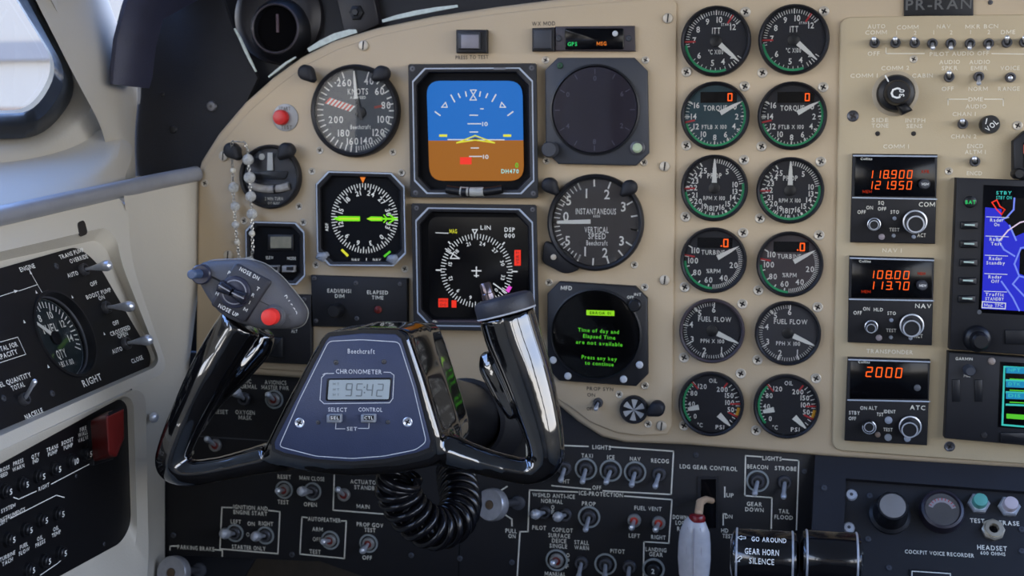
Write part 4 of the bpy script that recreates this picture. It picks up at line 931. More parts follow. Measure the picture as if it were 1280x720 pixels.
# ------------------------------------------------------------------ moving map display and data display
q4 = [(1196, 222), (1330, 227), (1322, 447), (1187, 437)]
t, L = blackbox(FR, q4, 'black moving map display with blue chart and soft keys', 'map_display', 'display', h=.012, mat_=BEZ); k = L.k; h = .012; w = h + .0006
MB().prism([L(*p, h) for p in [(1229, 231), (1325, 235), (1320, 396), (1223, 391)]], h - .001, h + .0004, .0003).build('screen_glass', SCRN, t)
b = MB(); sc(b, L, [(1231.5, 259), (1258, 262), (1300, 270), (1300, 390), (1227, 386)], w); b.build('chart_field', NAVB, t)
b = MB(); w2 = w + .0003; sc(b, L, [(1252, 250), (1300, 246), (1300, 282), (1282, 290), (1268, 296), (1262, 282), (1252, 272)], w2); sc(b, L, [(1275, 312), (1300, 308), (1300, 352), (1274, 342)], w2); b.build('dark_terrain', SCRN, t)
b = MB()
for pts in [[(1268, 248), (1267, 262), (1258, 272), (1248, 276)], [(1300, 306), (1276, 310), (1268, 330), (1274, 345), (1266, 355), (1282, 372)], [(1252, 352), (1266, 372), (1274, 388)], [(1245, 296), (1255, 312), (1268, 320)], [(1274, 345), (1300, 352)], [(1262, 282), (1270, 300)]]: b.stroke([L(*p, w2) for p in pts], 2 * k, w2 + .0001)
b.build('airspace_line', LBLU, t, smooth=0)
b = MB(); b.stroke([L(*p, w2) for p in [(1250, 300), (1260, 288), (1275, 278), (1300, 272)]], 1.6 * k, w2 + .0003); b.build('track_line', EM('pinkwhite', (225, 205, 230), .9), t, smooth=0)
b = MB(); b.stroke([L(*p, w2) for p in [(1240, 253), (1246, 250), (1250, 258), (1256, 262), (1252, 268), (1246, 262), (1240, 253)]], 1.5 * k, w2); b.build('red_outline', REDC, t, smooth=0)
b = MB(); w3 = w2 + .0005
for y_, s1, s2 in [(275, 'Radar', 'On'), (299, 'Radar', 'Test'), (323, 'Radar', 'Standby'), (346, 'Radar', 'Off'), (368, 'Traffic', 'STANDBY')]:
    for j, s_ in enumerate((s1, s2)): p = L(1246 - (y_ - 275) * .03, y_ + j * 5.6, w3); b.text(s_, p.x, p.y, 4 * k, w3, (3.1 * len(s_)) * k)
    b.stroke([L(1233 - (y_ - 275) * .03, y_ - 4, w3), L(1261 - (y_ - 275) * .03, y_ - 3, w3)], .8 * k, w3)
b.stroke([L(*p, w3) for p in [(1228, 377), (1257, 379), (1256.5, 386), (1227.5, 384.5), (1228, 377)]], 1.2 * k, w3)
p = L(1242, 381.5, w3); b.text('Map TFC', p.x, p.y, 4 * k, w3, 22 * k)
b.build('white_text', WHT, t, smooth=0)
b = MB()
for s_, y_ in [('STBY', 241), ('STBY ON', 247)]: p = L(1255, y_, w3); b.text(s_, p.x, p.y, 4 * k, w3, 18 * k)
b.build('cyan_text', CYA, t, smooth=0)
p = L(1212.5, 252.5, h); q = MB().lathe([(7.5 * k, h), (7.2 * k, h + .002), (6 * k, h + .0025)], p.x, p.y, 24).build('bat_button', BLKP, t); MB().text('BAT', p.x, p.y, 4.6 * k, h + .0028, 12 * k).build('lit_legend', GRND, q, smooth=0)
for x_, y_ in [(1211, 281), (1210.5, 304.5), (1210, 327.5), (1209, 350.5), (1208, 373)]:
    q = MB().prism(rpoly([L(*p, h) for p in rect(x_ - 11, y_ - 4, x_ + 11, y_ + 5)], .001), h, h + .003, .0008).build('soft_key', BLKP, t)
    p = L(x_ + 1, y_, h + .003); MB().stroke([p - Vector((5 * k, 0)), p + Vector((5 * k, -.3 * k))], 2 * k, h + .0033).build('key_mark', M('pale_mark', (176, 196, 186), .5), q)
p = L(1221, 423, h); MB().lathe([(17 * k, h), (16.5 * k, h + .004), (14.5 * k, h + .006), (11 * k, h + .007), (10.5 * k, h + .018), (8 * k, h + .02)], p.x, p.y, 32).build('knob', BLKP, t)
MB().prism([L(*p, h) for p in rect(1256, 412, 1300, 430)], h, h + .0015, .0005).build('card_door', BLKP, t)
p = L(1224, 390, h); MB().lathe([(3 * k, h), (2.6 * k, h + .001)], p.x, p.y, 12).build('light_sensor', GBD, t)
t, L = blackbox(FR, [(1186, 440), (1320, 450), (1314, 560), (1181, 548)], 'black data display with cyan screen below the moving map', 'data_display', 'display', h=.012, mat_=BEZ); k = L.k
MB().prism([L(*p, h) for p in [(1250, 452), (1315, 456), (1312, 538), (1247, 534)]], h - .001, h + .0004, .0003).build('screen_glass', SCRN, t)
b = MB(); b.stroke([L(*p, w) for p in [(1300, 461), (1255.5, 458.5), (1253, 531), (1300, 535)]], 2.2 * k, w); sc(b, L, [(1255, 512), (1300, 514.5), (1300, 520), (1255, 518)], w) if 0 else None
b.build('screen_border', CYA, t, smooth=0)
b = MB()
for y_ in (462, 479.5, 494): sc(b, L, [(1257.5, y_ - 3.5), (1300, y_ - 1.5), (1300, y_ + 6), (1257.5, y_ + 4.5)], w)
b.build('blue_band', CYB, t)
b = MB()
for y_ in (473, 488, 503.5): sc(b, L, [(1257, y_ + 1), (1300, y_ + 3), (1300, y_ + 5), (1257, y_ + 3.5)], w)
b.build('teal_band', CYA, t)
b = MB()
for y_, s_ in ((462, 'NPT'), (479.5, 'DTK'), (494, 'DIS')): p = L(1268, y_ + .5, w + .0003); b.text(s_, p.x, p.y, 4 * k, w + .0003, 14 * k)
b.build('screen_text', CYA, t, smooth=0)
b = MB(); sc(b, L, [(1258, 517), (1300, 520), (1300, 526), (1258, 523)], w)
for y_ in (475, 489, 504): sc(b, L, [(1262, y_ - 2), (1300, y_), (1300, y_ + 1.4), (1262, y_ - .6)], w)
b.build('green_field', GRN, t)
b = MB()
for s_, x_, y_, w_ in [('GARMIN', 1205, 448.5, 20), ('PWR', 1209, 470, 8), ('NRST', 1265.5, 547, 16)]: p = L(x_, y_, h + .0002); b.text(s_, p.x, p.y, 3.6 * k, h + .0003, w_ * k)
b.build('lettering', PWHITE, t, smooth=0)
p = L(1210.5, 462, h); MB().lathe([(7 * k, h), (6.6 * k, h + .008), (5 * k, h + .01)], p.x, p.y, 20).build('knob', BEZG, t)
p = L(1239.5, 451.5, h); MB().lathe([(4.6 * k, h), (4 * k, h + .002), (2 * k, h + .003)], p.x, p.y, 16).build('light_sensor', M('tan_lens', (150, 136, 124), .4), t)
for x_ in (1195, 1223): MB().prism([L(*p, h) for p in rect(x_ - 5, 474, x_ + 5, 502)], h, h + .001, .0004).build('rocker_key', BLKP, t)
MB().prism(rpoly([L(*p, h) for p in rect(1250, 540, 1300, 553)], .002), h, h + .002, .0006).build('soft_key', BLKP, t)
screw(FR, 1230, 544, 4, t, 'hex', [SLOT, BLKP], w=h)

# ------------------------------------------------------------------ black switch panel under the main panel
sub = bpy.data.objects.new('switch_panel', None); COL.objects.link(sub); sub.matrix_basis = FS.mat()
tag(sub, 'black lower switch panel with white lettered switch blocks', 'switch panel')
SUBO = [(209, 440), (240, 440), (560, 470), (700, 490), (860, 540), (1024, 560), (1021, 760), (480, 730), (400, 702), (370, 701), (212, 694), (206, 684), (205, 640), (207, 590)]
MB().prism([FS.uv(*p) for p in SUBO], -.006, 0, .0008).build('plate', BLACK, sub)
pr = Print(FS)
for s_, x_, y_, w_ in [('LIGHTS', 752, 559, 23), ('TAXI', 734, 569.5, 14), ('ICE', 763.5, 571.5, 9.5), ('NAV', 794, 573.5, 13), ('RECOG', 825, 576, 22), ('OFF', 746, 609.5, 11), ('HT', 708, 601.5, 8), ('ICE-PROTECTION', 751, 617.5, 55), ('WSHLD ANTI-ICE', 692, 619.5, 53), ('NORMAL', 690, 626.5, 27), ('PROP', 736, 629.5, 17), ('FUEL VENT', 810, 635.5, 34), ('PILOT', 674, 659.5, 17), ('COPILOT', 703, 662.5, 26), ('SURFACE', 699, 669.5, 27), ('DEICE', 699, 676, 18), ('SINGLE', 698, 682.5, 22), ('STALL', 727, 678, 18), ('WARN', 727, 684.5, 18), ('PITOT', 772, 689, 18), ('LEFT', 793, 669.5, 14), ('RIGHT', 823, 671.5, 18), ('LANDING', 820, 687, 26), ('GEAR', 820, 693, 17), ('PULL', 639, 663.5, 14), ('ON', 640, 670, 9), ('MANUAL', 694, 717.5, 26), ('O', 691, 634, 4), ('F', 691, 640, 3.5), ('O', 710, 694, 4), ('F', 710, 701, 3.5), ('F', 709, 708, 3.5),
    ('LDG GEAR CONTROL', 885.5, 584.5, 72), ('LIGHTS', 965, 573, 24), ('BEACON', 947, 583.5, 26), ('STROBE', 982, 585.5, 27), ('GEAR', 943, 630, 19), ('DOWN', 943, 637, 23), ('TAIL', 980, 639, 13), ('FLOOD', 979.5, 646.5, 23), ('UP', 912.5, 619, 9), ('DN', 911, 645.5, 9), ('HD', 906, 663, 9), ('TEST', 910, 670, 14), ('DOWN', 850, 646.5, 18), ('LOCK', 852, 653.5, 15), ('REL', 852, 661, 11),
    ('RESET', 355.5, 596, 17), ('MAN CLOSE', 390, 598, 31), ('TEST', 354, 627.5, 14), ('OPEN', 388, 630.5, 16), ('ACTUATOR', 456, 602.5, 36), ('STANDBY', 458, 609.5, 30), ('MAIN', 454, 633, 16), ('IGNITION AND', 313, 634.5, 43), ('ENGINE START', 313, 641, 42), ('LEFT', 295, 652, 13), ('ON', 314, 654.5, 9), ('RIGHT', 332.5, 654.5, 18), ('O', 310, 668, 4), ('STARTER ONLY', 311, 684.5, 42), ('PARKING BRAKE', 245, 685, 46), ('AUTOFEATHER', 405.5, 649.5, 41), ('ARM', 397, 661.5, 13), ('OFF', 396, 674, 10), ('TEST', 394, 689.5, 14), ('PROP GOV', 462.5, 656, 33), ('TEST', 462.5, 662.5, 14), ('OFF', 459, 697, 12),
    ('MIC', 309, 476.5, 10), ('NORMAL', 309, 483, 24), ('AVIONICS', 344.5, 478, 27), ('MASTER PWR', 344, 484.5, 34), ('Y-RESET', 273, 514.5, 24), ('OXYGEN', 306.5, 515.5, 24), ('MASK', 306.5, 522, 16), ('OFF', 238, 566, 9)]:
    pr.t(s_, x_, y_, 5.2, w_)
for pts in [[(659, 575), (658, 555), (735, 558)], [(763, 558.5), (842, 564), (839, 618), (754, 613.5)], [(738, 611.5), (690, 607)], [(722, 615), (662, 612.5), (660, 664.5), (650, 664.5), (646, 730)], [(781, 620), (840, 624.5), (836, 679), (805, 677), (804, 730)],
            [(951.5, 571), (932, 569.5), (931, 619.5), (965, 622), (964, 660)], [(978, 574), (998.5, 575.5), (995.5, 662)], [(906, 621), (906, 609)], [(904, 642), (904, 656)], [(908, 642.5), (904, 642)],
            [(418, 594), (416.5, 637.5), (486, 643)], [(290, 634.5), (277.5, 634), (275, 686), (347.5, 692), (350, 639.5), (336, 638)], [(212.5, 687), (212.5, 682.5), (221, 682.5)], [(269, 687), (278, 688), (278, 695)],
            [(384, 647), (377.5, 646), (375, 692.5), (430.5, 698), (433, 651), (427, 651)], [(626, 613), (634, 608)], [(631, 643), (640, 649), (640, 657)]]: pr.l(pts, 1.6)
pr.box('lettering', PWHITE, sub)
for x_, y_ in [(870, 569), (1006, 589), (575, 710 - 12), (640, 703), (514, 694), (217, 669), (365, 693)]: screw(FS, x_, y_, 3.6, sub, 'hex', [BEZG, STEEL])
# seams in the panel
MB().stroke([FS.uv(575, 660), FS.uv(573, 730)], .0009, .0003).build('panel_seam', SCRN, sub)
MB().stroke([FS.uv(244, 545), FS.uv(420, 556)], .0012, .0004).build('panel_seam', M('seam_grey', (72, 72, 76), .5), sub)
# landing gear circuit breaker
t = thing('circuit_breaker', FS, 817, 711, 'round black landing gear breaker numbered 2 in a pale ring', 'circuit breaker'); k = FS.k(817, 711)
MB().lathe([(14 * k, 0), (14 * k, .0015), (11.5 * k, .0015), (11.3 * k, .0005)], n=32, cap=False).build('ring', M('grey_ring', (150, 156, 156), .45, .3), t)
MB().lathe([(9 * k, 0), (8.5 * k, .006), (7 * k, .0068)], n=24).build('push_button', BLKP, t); MB().text('2', 0, 0, 6 * k, .007).build('number', WHITE, t, smooth=0)
# gear selector slot + handle
t = thing('gear_handle', FS, 868, 690, 'landing gear handle with clear plastic wheel knob and red top', 'lever'); L = Loc(FS, 868, 690); k = L.k
MB().ring([L(*p, .001) for p in rect(872, 596, 898, 660)], [L(*p, .001) for p in rect(876, 599, 895, 660)], 0, .0012).build('slot_frame', BEZ, t)
MB().flat([L(*p, .0006) for p in rect(876, 599, 895, 660)], .0006).build('slot', SCRN, t)
arm = [L.p3(890, 626, .002), L.p3(882, 624, .012), L.p3(875, 628, .03), L.p3(873.5, 640, .04), L.p3(872, 652, .042)]
MB().tube(arm, [.0028, .003, .0036, .0036, .0036], 10).build('arm', M('tan_paint', (188, 156, 124), .45), t)
kc = L.p3(868, 684, .045); kk = k * .96; b = MB(); loops_ = []
outl = [(-42, 2), (-40, 7), (-34, 13), (-20, 18.5), (-5, 20), (15, 20.5), (35, 19), (52, 13), (56, 4)]
for yy, rx in outl:
    loops_.append([(kc.x + (rx * math.cos(a) * 1.0) * kk, kc.y - yy * kk, kc.z + 14 * kk * (rx / 20) * math.sin(a)) for a in [2 * PI * i / 20 for i in range(20)]])
CLR = M('clear_acrylic', (226, 222, 222), .15, var=.08, nscale=120, trans=.35, ior=1.4)
b.loops(loops_, True, True); b.build('wheel_knob', CLR, t)
b = MB()
for xx in (-9, 0, 9): b.tube([(kc.x + xx * kk * .8, kc.y + 28 * kk, kc.z + 13.2 * kk * (1 - abs(xx) / 30)), (kc.x + xx * kk, kc.y, kc.z + 14.6 * kk * (1 - abs(xx) / 50)), (kc.x + xx * kk, kc.y - 40 * kk, kc.z + 13.2 * kk * (1 - abs(xx) / 40))], .9 * kk, 6)
b.build('knob_ribs', M('clear_rib', (176, 170, 172), .2), t)
MB().lathe([(10.5, -3), (10.5, 2), (9, 4.5), (5, 5.5)], 0, 0, 20).build('red_cap', M('red_resin', (120, 24, 30), .25), t).matrix_basis = Matrix.Translation((kc.x + 2.5 * kk, kc.y + 37 * kk, kc.z)) @ Matrix.Rotation(R(-90), 4, 'X') @ Matrix.Diagonal((kk, kk * .9, kk, 1))
# pull knob
def pull_knob(px, py, r, sx, sy, label, h, mat_=None):
    t = thing('pull_knob', FS, sx, sy, label, 'knob'); L = Loc(FS, sx, sy); k = L.k
    q = L.p3(px, py, h); a = Vector((0, 0, 0)); d = (q - a).normalized()
    MB().lathe([(9 * k, 0), (9 * k, .003), (6 * k, .004)], n=20).build('collar', BEZG, t)
    MB().tube([a, q], 4.5 * k, 12).build('shaft', DARKM, t)
    u = Vector((0, 0, 1)).rotation_difference(d).to_matrix().to_4x4(); kh = r * k * (1 - h * .9)
    kn = MB().lathe([(kh * .5, -.012), (kh * .96, -.010), (kh, -.008), (kh, -.001), (kh * .94, .0006), (kh * .3, .0008), (kh * .28, -.001)], n=36).build('knob', mat_ or M('satin_aluminium', (172, 172, 176), .35, .6, var=.1, nscale=150), t)
    kn.matrix_basis = Matrix.Translation(q) @ u
    sc_ = MB().lathe([(kh * .27, -.001), (kh * .26, .001), (kh * .1, .0014)], n=14).build('centre_screw', M('brass_screw', (110, 92, 74), .4, .7), t); sc_.matrix_basis = Matrix.Translation(q) @ u
    return t
pull_knob(612, 631, 20.5, 648, 628, 'round satin metal pull knob lettered PULL ON', .045)
pull_knob(214, 716, 21, 250, 712, 'round grey parking brake pull knob below the switch panel', .05)

# ------------------------------------------------------------------ recorder panel
rec = bpy.data.objects.new('recorder_panel', None); COL.objects.link(rec); rec.matrix_basis = FC.mat()
tag(rec, 'dark blue-black cockpit voice recorder panel', 'recorder panel')
BLUEB = M('blue_black_paint', (25, 26, 33), .5, var=.1, nscale=20)
FRm = [(1019, 566), (1640, 612), (1640, 800), (1010, 770)]; INm = [(1057, 599), (1560, 636), (1560, 788), (1051, 760)]
lo = [FC.uv(*p) for p in FRm]; li = [FC.uv(*p) for p in INm]
MB().loops([[(*p, -.012) for p in lo], [(*p, .002) for p in lo], [(*p, .002) for p in li], [(*p, -.006) for p in li]], False, False).build('surround', BLUEB, rec)
MB().flat([FC.uv(*p, -.004) for p in INm], -.004).build('plate', BLACK, rec)
FC2 = Frame(FC.O + FC.N * -.004, FC.U, FC.V)
pr = Print(FC2)
for s_, x_, y_, hh, w_ in [('TEST', 1221.5, 651, 5.5, 18), ('ERASE', 1261.5, 654, 5.5, 25), ('HEADSET', 1240, 685, 6, 37), ('600 OHMS', 1241, 692, 4.4, 31), ('COCKPIT VOICE RECORDER', 1174, 692, 4.8, 86)]: pr.t(s_, x_, y_, hh, w_)
pr.box('lettering', PWHITE, rec)
for x_, y_ in [(1064, 619), (1061, 660)]: screw(FC2, x_, y_, 7.5, rec, 'hex', [SILVER, DARKM], name='hex_nut')
for x_, y_ in [(1030, 610), (1087, 620), (1085, 674), (1111, 710), (1277, 662), (1277, 689)]: screw(FC2 if x_ > 1050 else Frame(FC.O + FC.N * .002, FC.U, FC.V), x_, y_, 4, rec, 'hex', [BEZG, STEEL])
t = thing('rotary_knob', FC2, 1112, 644, 'tall black fluted knob with a grey top on the recorder panel', 'knob'); L = Loc(FC2, 1112, 644); k = L.k
b = MB(); n = 40
cyl = lambda r, w, fl: [(r * (1 + fl * (.5 + .5 * math.cos(i * 2 * PI / n * 10))) * k * math.cos(2 * PI * i / n), r * (1 + fl * (.5 + .5 * math.cos(i * 2 * PI / n * 10))) * k * math.sin(2 * PI * i / n), w) for i in range(n)]
b.loops([cyl(25, 0, 0), cyl(25, .003, 0), cyl(21, .005, .0), cyl(20, .008, .06), cyl(18.5, .022, .06), cyl(17.5, .024, .0)]); b.build('knob_body', BLKP, t)
MB().lathe([(15.5 * k, .024), (15.3 * k, .0246), (14 * k, .0248)], n=32).build('top_disc', M('worn_grey', (130, 126, 122), .5, .2), t)
t = thing('level_meter', FC2, 1176, 641, 'round recorder level meter with half-moon scale', 'gauge'); k = FC2.k(1176, 641)
MB().lathe([(27 * k, 0), (27 * k, .006), (25 * k, .010), (22 * k, .011), (20.5 * k, .009)], n=40, cap=False).build('bezel', M('plum_black', (38, 34, 44), .4), t)
MB().flat(circ(21 * k, 36), .0088).build('dial_face', M('meter_grey', (92, 90, 90), .4), t)
P = lambda a, q: (q * k * math.sin(R(a)), -3 * k + q * k * math.cos(R(a)))
b = MB()
for i in range(12): b.flat([P(-70 + i * 11.7, 17.5), P(-70 + (i + 1) * 11.7, 17.5), P(-70 + (i + 1) * 11.7, 12), P(-70 + i * 11.7, 12)], .0091)
b.build('scale_arc', M('meter_white', (168, 164, 170), .4), t, smooth=0)
b = MB()
for i in range(9): b.stroke([P(-60 + i * 15, 15), P(-60 + i * 15, 17)], 1 * k, .0094)
b.build('scale_ticks', REDP, t, smooth=0)
MB().flat(circ(20 * k, 36), .0102).build('glass', GLASS, t)
for px, py, m_, s_ in [(1223, 630, M('teal_button', (90, 158, 146), .35), 'teal push button above TEST'), (1261, 634, M('mauve_cap', (186, 174, 178), .35), 'pale push button above ERASE')]:
    t = thing('push_button', FC2, px, py, s_ + ' on the recorder panel', 'button'); k = FC2.k(px, py)
    MB().lathe([(13.5 * k, 0), (13.5 * k, .003), (11.5 * k, .0045), (9 * k, .0045)], n=6).build('hex_nut', SILVER, t)
    MB().lathe([(9 * k, .003), (9 * k, .010), (8 * k, .0115), (5 * k, .012)], n=24).build('cap', m_, t)
t = thing('headset_jack', FC2, 1241, 663, 'round metal headset jack socket', 'socket'); k = FC2.k(1241, 663)
MB().lathe([(14 * k, 0), (14 * k, .003), (12 * k, .0042), (6 * k, .0042), (5.5 * k, .001)], n=8, cap=False).build('hex_nut', M('nickel', (196, 186, 166), .35, .8), t)
MB().lathe([(10.5 * k, .003), (10.2 * k, .006), (6 * k, .0062), (5.6 * k, .001)], n=24, cap=False).build('barrel', M('nickel', (196, 186, 166), .35, .8), t)
MB().flat(circ(6 * k, 20), .0015).build('hole', SCRN, t)
t, L = blackbox(FC2, [(1137, 711), (1191, 714), (1191, 740), (1137, 737)], 'black label plate with a white outline under the recorder lettering', 'label_plate', 'placard', h=.002)
b = MB(); b.stroke([L(*p, .0023) for p in [(1140, 735), (1140, 714), (1188, 717), (1188, 737)]], 1.2 * L.k, .0023); b.build('outline', PWHITE, t, smooth=0)

# ------------------------------------------------------------------ throttle pedestal and power levers
YP = -.17
FP = Frame((0, YP, .8), X, Z)
c0 = FP.hit(955, 700); c1 = FP.hit(1040, 700); kp = FP.k(990, 700)
ped = MB().box(c0.x - .05, c1.x + .30, YP - .10, .0, 0, c0.z - .09).build('pedestal', BLACK); ped['label'] = 'black centre pedestal under the power levers'; ped['category'] = 'pedestal'
def power_lever(x0, x1, yt, label, text):
    cx = (x0 + x1) / 2; t = thing('power_lever', FP, cx, yt + 40, label, 'lever'); L = Loc(FP, cx, yt + 40); k = L.k
    r = 33 * k; a = L(x0, yt + 33); e_ = L(x1, yt + 33); yc = a.y
    prof = [(a.x, .6 * r), (a.x + .002, .93 * r), (a.x + .005, r), (e_.x - .005, r), (e_.x - .002, .95 * r), (e_.x, .6 * r)]
    n = 40; Ls = [[(x, yc + rr * math.cos(2 * PI * i / n), rr * math.sin(2 * PI * i / n)) for i in range(n)] for x, rr in prof]
    MB().loops(Ls, True, True).build('grip', M('gloss_black_grip', (12, 12, 15), .16, coat=.5), t)
    for xx in (a.x + .0045, e_.x - .0045):
        Lr = [[(xx + dx, yc + rr * math.cos(2 * PI * i / n), rr * math.sin(2 * PI * i / n)) for i in range(n)] for dx, rr in ((-.0008, r), (-.0004, r + .0006), (.0004, r + .0006), (.0008, r))]
        MB().loops(Lr, False, False).build('chrome_band', SILVER, t)
    MB().box((a.x + e_.x) / 2 - .004, (a.x + e_.x) / 2 + .004, yc - .13, yc - r * .9, -.012, .012).build('arm', DARKM, t)
    if text:
        b = MB()
        def wrap(b0, mb):       # bend lettering round the grip
            for i in range(b0, len(mb.v)):
                x, y, z = mb.v[i]; th = (yc - y) / r; th = max(-1.4, min(1.4, -th)); mb.v[i] = (x, yc + (r + .0003) * math.sin(th), (r + .0003) * math.cos(th))
        hgt = 7 * k
        for s_, fx, dy, w_ in [('GO AROUND', .50, .98, 42), ('GEAR HORN', .40, .48, 41), ('SILENCE', .40, .14, 30)]:
            b.text(s_, a.x + (e_.x - a.x) * (fx + .06), yc + dy * r, hgt, 0, w_ * k)
        for ax, ay, ang in [(.16, 1.0, 0), (.12, .16, .7)]:
            q = Vector((a.x + (e_.x - a.x) * ax, yc + ay * r)); ca, sa = math.cos(ang), math.sin(ang)
            pl = [(-5, 0), (0, 3), (0, 1.5), (5, 1.5), (5, -1.5), (0, -1.5), (0, -3), (-5, 0)]
            b.stroke([q + Vector((ca * x - sa * y, sa * x + ca * y)) * k for x, y in pl], .9 * k, 0)
        wrap(0, b); b.build('lettering', WHITE, t, smooth=0)
    return t
power_lever(913, 998, 660, 'black power lever grip lettered GO AROUND and GEAR HORN SILENCE', True)
power_lever(1000, 1078, 662, 'plain black power lever grip with chrome edges', False)

# ------------------------------------------------------------------ fuel console on the left wall
con = bpy.data.objects.new('side_console', None); COL.objects.link(con); con.matrix_basis = FL.mat()
tag(con, 'cream moulded side console framing the fuel panel', 'console')
OUT = [(-160, 318), (148, 246), (160, 262), (164, 328), (208, 456), (202, 468), (-160, 640)]
IN1 = [(-160, 352), (132, 284), (146, 298), (152, 330), (199, 449), (194, 459), (-160, 616)]
IN2 = [(-160, 362), (120, 300), (134, 312), (142, 334), (193, 447), (189, 456), (-160, 606)]
def cl(pts, rad, w, n=6): return [(q.x, q.y, w) for q in rpoly([FL.uv(*p, w) for p in pts], rad, n)]
rr_ = [.02, .012, .012, .05, .006, .006, .02]
back = [(x - .0, y, -.05) for x, y, z in cl(OUT, rr_, .010)]
GC = FL.uv(82, 417, .001); GR = .0325
def holed(outer, hole, w):
    import bmesh
    bm = bmesh.new(); es = []
    for lp_ in (outer, hole):
        vv = [bm.verts.new((p[0], p[1], w)) for p in lp_]
        es += [bm.edges.new((vv[i], vv[(i + 1) % len(vv)])) for i in range(len(vv))]
    bmesh.ops.triangle_fill(bm, use_beauty=True, use_dissolve=False, edges=es, normal=(0, 0, 1))
    bm.verts.index_update(); m_ = MB().add([v.co[:] for v in bm.verts], [tuple(v.index for v in f.verts) for f in bm.faces]); bm.free(); return m_
in2 = cl(IN2, rr_, -.001); hole = circ(GR * 1.02, 40, GC.x, GC.y)
sh = holed(in2, hole, -.001); sh.loops([back, [(x, y, .004) for x, y, z in cl(OUT, rr_, .010)], cl(OUT, rr_, .010), cl(IN1, rr_, .010), in2], False, False)
sh.build('shell', CREAM, con, smooth=50)
p = FL.uv(103, 287, .010); MB().prism(rpoly([p + Vector(q) for q in ((-.008, -.006), (.005, -.004), (.008, .008), (-.004, .006))], .004), .0095, .0105, .0003).build('slot_hole', SLOT, con)
FPO = [(-150, 378), (96, 308), (121, 327), (189, 444), (187, 460), (-150, 600)]
po = rpoly([FL.uv(*p, .001) for p in FPO], [.005, .010, .012, .010, .010, .005], 6)
pm = holed(po, hole, .001); pm.loops([[(q.x, q.y, -.0008) for q in po], [(q.x, q.y, .001) for q in po]], False, False)
fp = pm.build('fuel_panel', M('fuel_panel_black', (17, 17, 20), .4, var=.1), con)
fp['label'] = 'black fuel management panel set in the side console'
FL1 = Frame(FL.O + FL.N * .001, FL.U, FL.V)
pr = Print(FL1); h6 = .0034
for s_, a_, c_ in [('TRANS PUMP', (74, 322), (104, 312)), ('OVERRIDE', (87, 327), (109, 320)), ('AUTO', (84, 345), (97, 341)), ('OFF', (112.5, 356), (121, 353)), ('BOOST PUMP', (107.6, 372), (138, 362)), ('ON', (123, 373.5), (130, 371)), ('OFF', (140.7, 405), (148, 402.5)), ('CROSSFEED', (137.6, 418), (162, 409)), ('OPEN', (147, 421), (159, 416.5)), ('AUTO', (140, 440), (152, 435.5)), ('CLOSE', (164, 452), (178, 446.5)), ('ENGINE', (24.5, 337.5), (43, 332)), ('TOTAL FOR', (-8, 439), (21, 430)), ('CAPACITY', (-8, 449), (21, 439)), ('FUEL QUANTITY', (-8, 484), (38, 468)), ('TOTAL', (14, 486), (30, 480)), ('NACELLE', (31, 522), (53, 512.5))]: pr.e(s_, a_, c_, h6)
pr.e('RIGHT', (103, 480), (126, 470.5), .0052)
pr.l([(-20, 377), (20, 364)], .8).l([(23, 364), (46, 356)], .8).l([(37, 339), (53, 367)], 1).l([(-20, 433.5), (22, 421.5), (32, 443), (-20, 460)], .8)
for x_, y_ in [(45, 365), (90, 371), (30, 402), (130, 417), (60, 458), (70, 333)]: c = FL1.uv(x_, y_); pr.nb('printed_mark').flat([c + Vector(q) * .0012 for q in ((-1, -1), (1, -1), (0, 1.2))], .0002)
for x_, y_ in [(20, 364), (37, 339)]: c = FL1.uv(x_, y_); pr.nb('printed_mark').flat([c + Vector(q) * .0012 for q in (((-2, -1), (2, 0), (-2, 1)) if y_ > 350 else ((-1, -2), (1, -2), (0, 2)))], .0003)
pr.box('lettering', WHITE, fp)
for x_, y_ in [(70, 333), (65, 492), (4, 498)]: screw(FL1, x_, y_, 4.2, fp, 'hex', [BEZG, STEEL])
# fuel gauge: deep round tube gauge proud of the panel with a dial sunk inside
t = thing('fuel_gauge', FL1, 82, 417, 'recessed round right fuel quantity gauge on the side panel', 'gauge'); r = GR; DP = -.010
MB().lathe([(r * 1.07, .0), (r * 1.06, .0012), (r * 1.0, .0014), (r * .985, .0), (r * .985, -.006)], n=48, cap=False).build('bezel', BLKP, t)
MB().lathe([(r * .985, -.006), (r * .965, -.007), (r * .965, DP)], n=48, cap=False).build('tube_wall', BLKP, t)
MB().lathe([(r * .985, -.0055), (r * .95, -.0062), (r * .955, -.0075)], n=48, cap=False).build('inner_rim', BEZG, t)
fc = MB().flat(circ(r * .96, 48), DP).build('dial_face', M('fuel_dial', (36, 46, 50), .4), t)
b = MB(); P = lambda a, q: (q * r * math.sin(R(a)), q * r * math.cos(R(a)))
for i in range(25): a = -75 + i * 8; b.stroke([P(a, .7 if i % 4 == 0 else .76), P(a, .88)], .03 * r, DP + .0003)
for s_, a in [('6', -70), ('8', -25), ('10', 18), ('12', 60), ('14', 98)]: x_, y_ = P(a, .58); b.text(s_, x_, y_, .17 * r, DP + .0003)
b.text('FUEL', -.03 * r, .25 * r, .2 * r, DP + .0003, .55 * r).text('QTY', 0, -.38 * r, .2 * r, DP + .0003, .36 * r).text('LBS X 100', .05 * r, -.62 * r, .13 * r, DP + .0003, .55 * r)
b.build('dial_markings', WHITE, fc, smooth=0)
x_, y_ = P(-48, .78); MB().prism([(-.1 * r, .04 * r), (x_ - .01 * r, y_ - .02 * r), (x_ + .02 * r, y_ + .02 * r), (-.02 * r, .12 * r)], DP + .001, DP + .0015).build('needle', WHITE, t)
MB().lathe([(.17 * r, DP + .0003), (.17 * r, DP + .002), (.12 * r, DP + .0024)], n=20).build('needle_hub', BLKP, t)
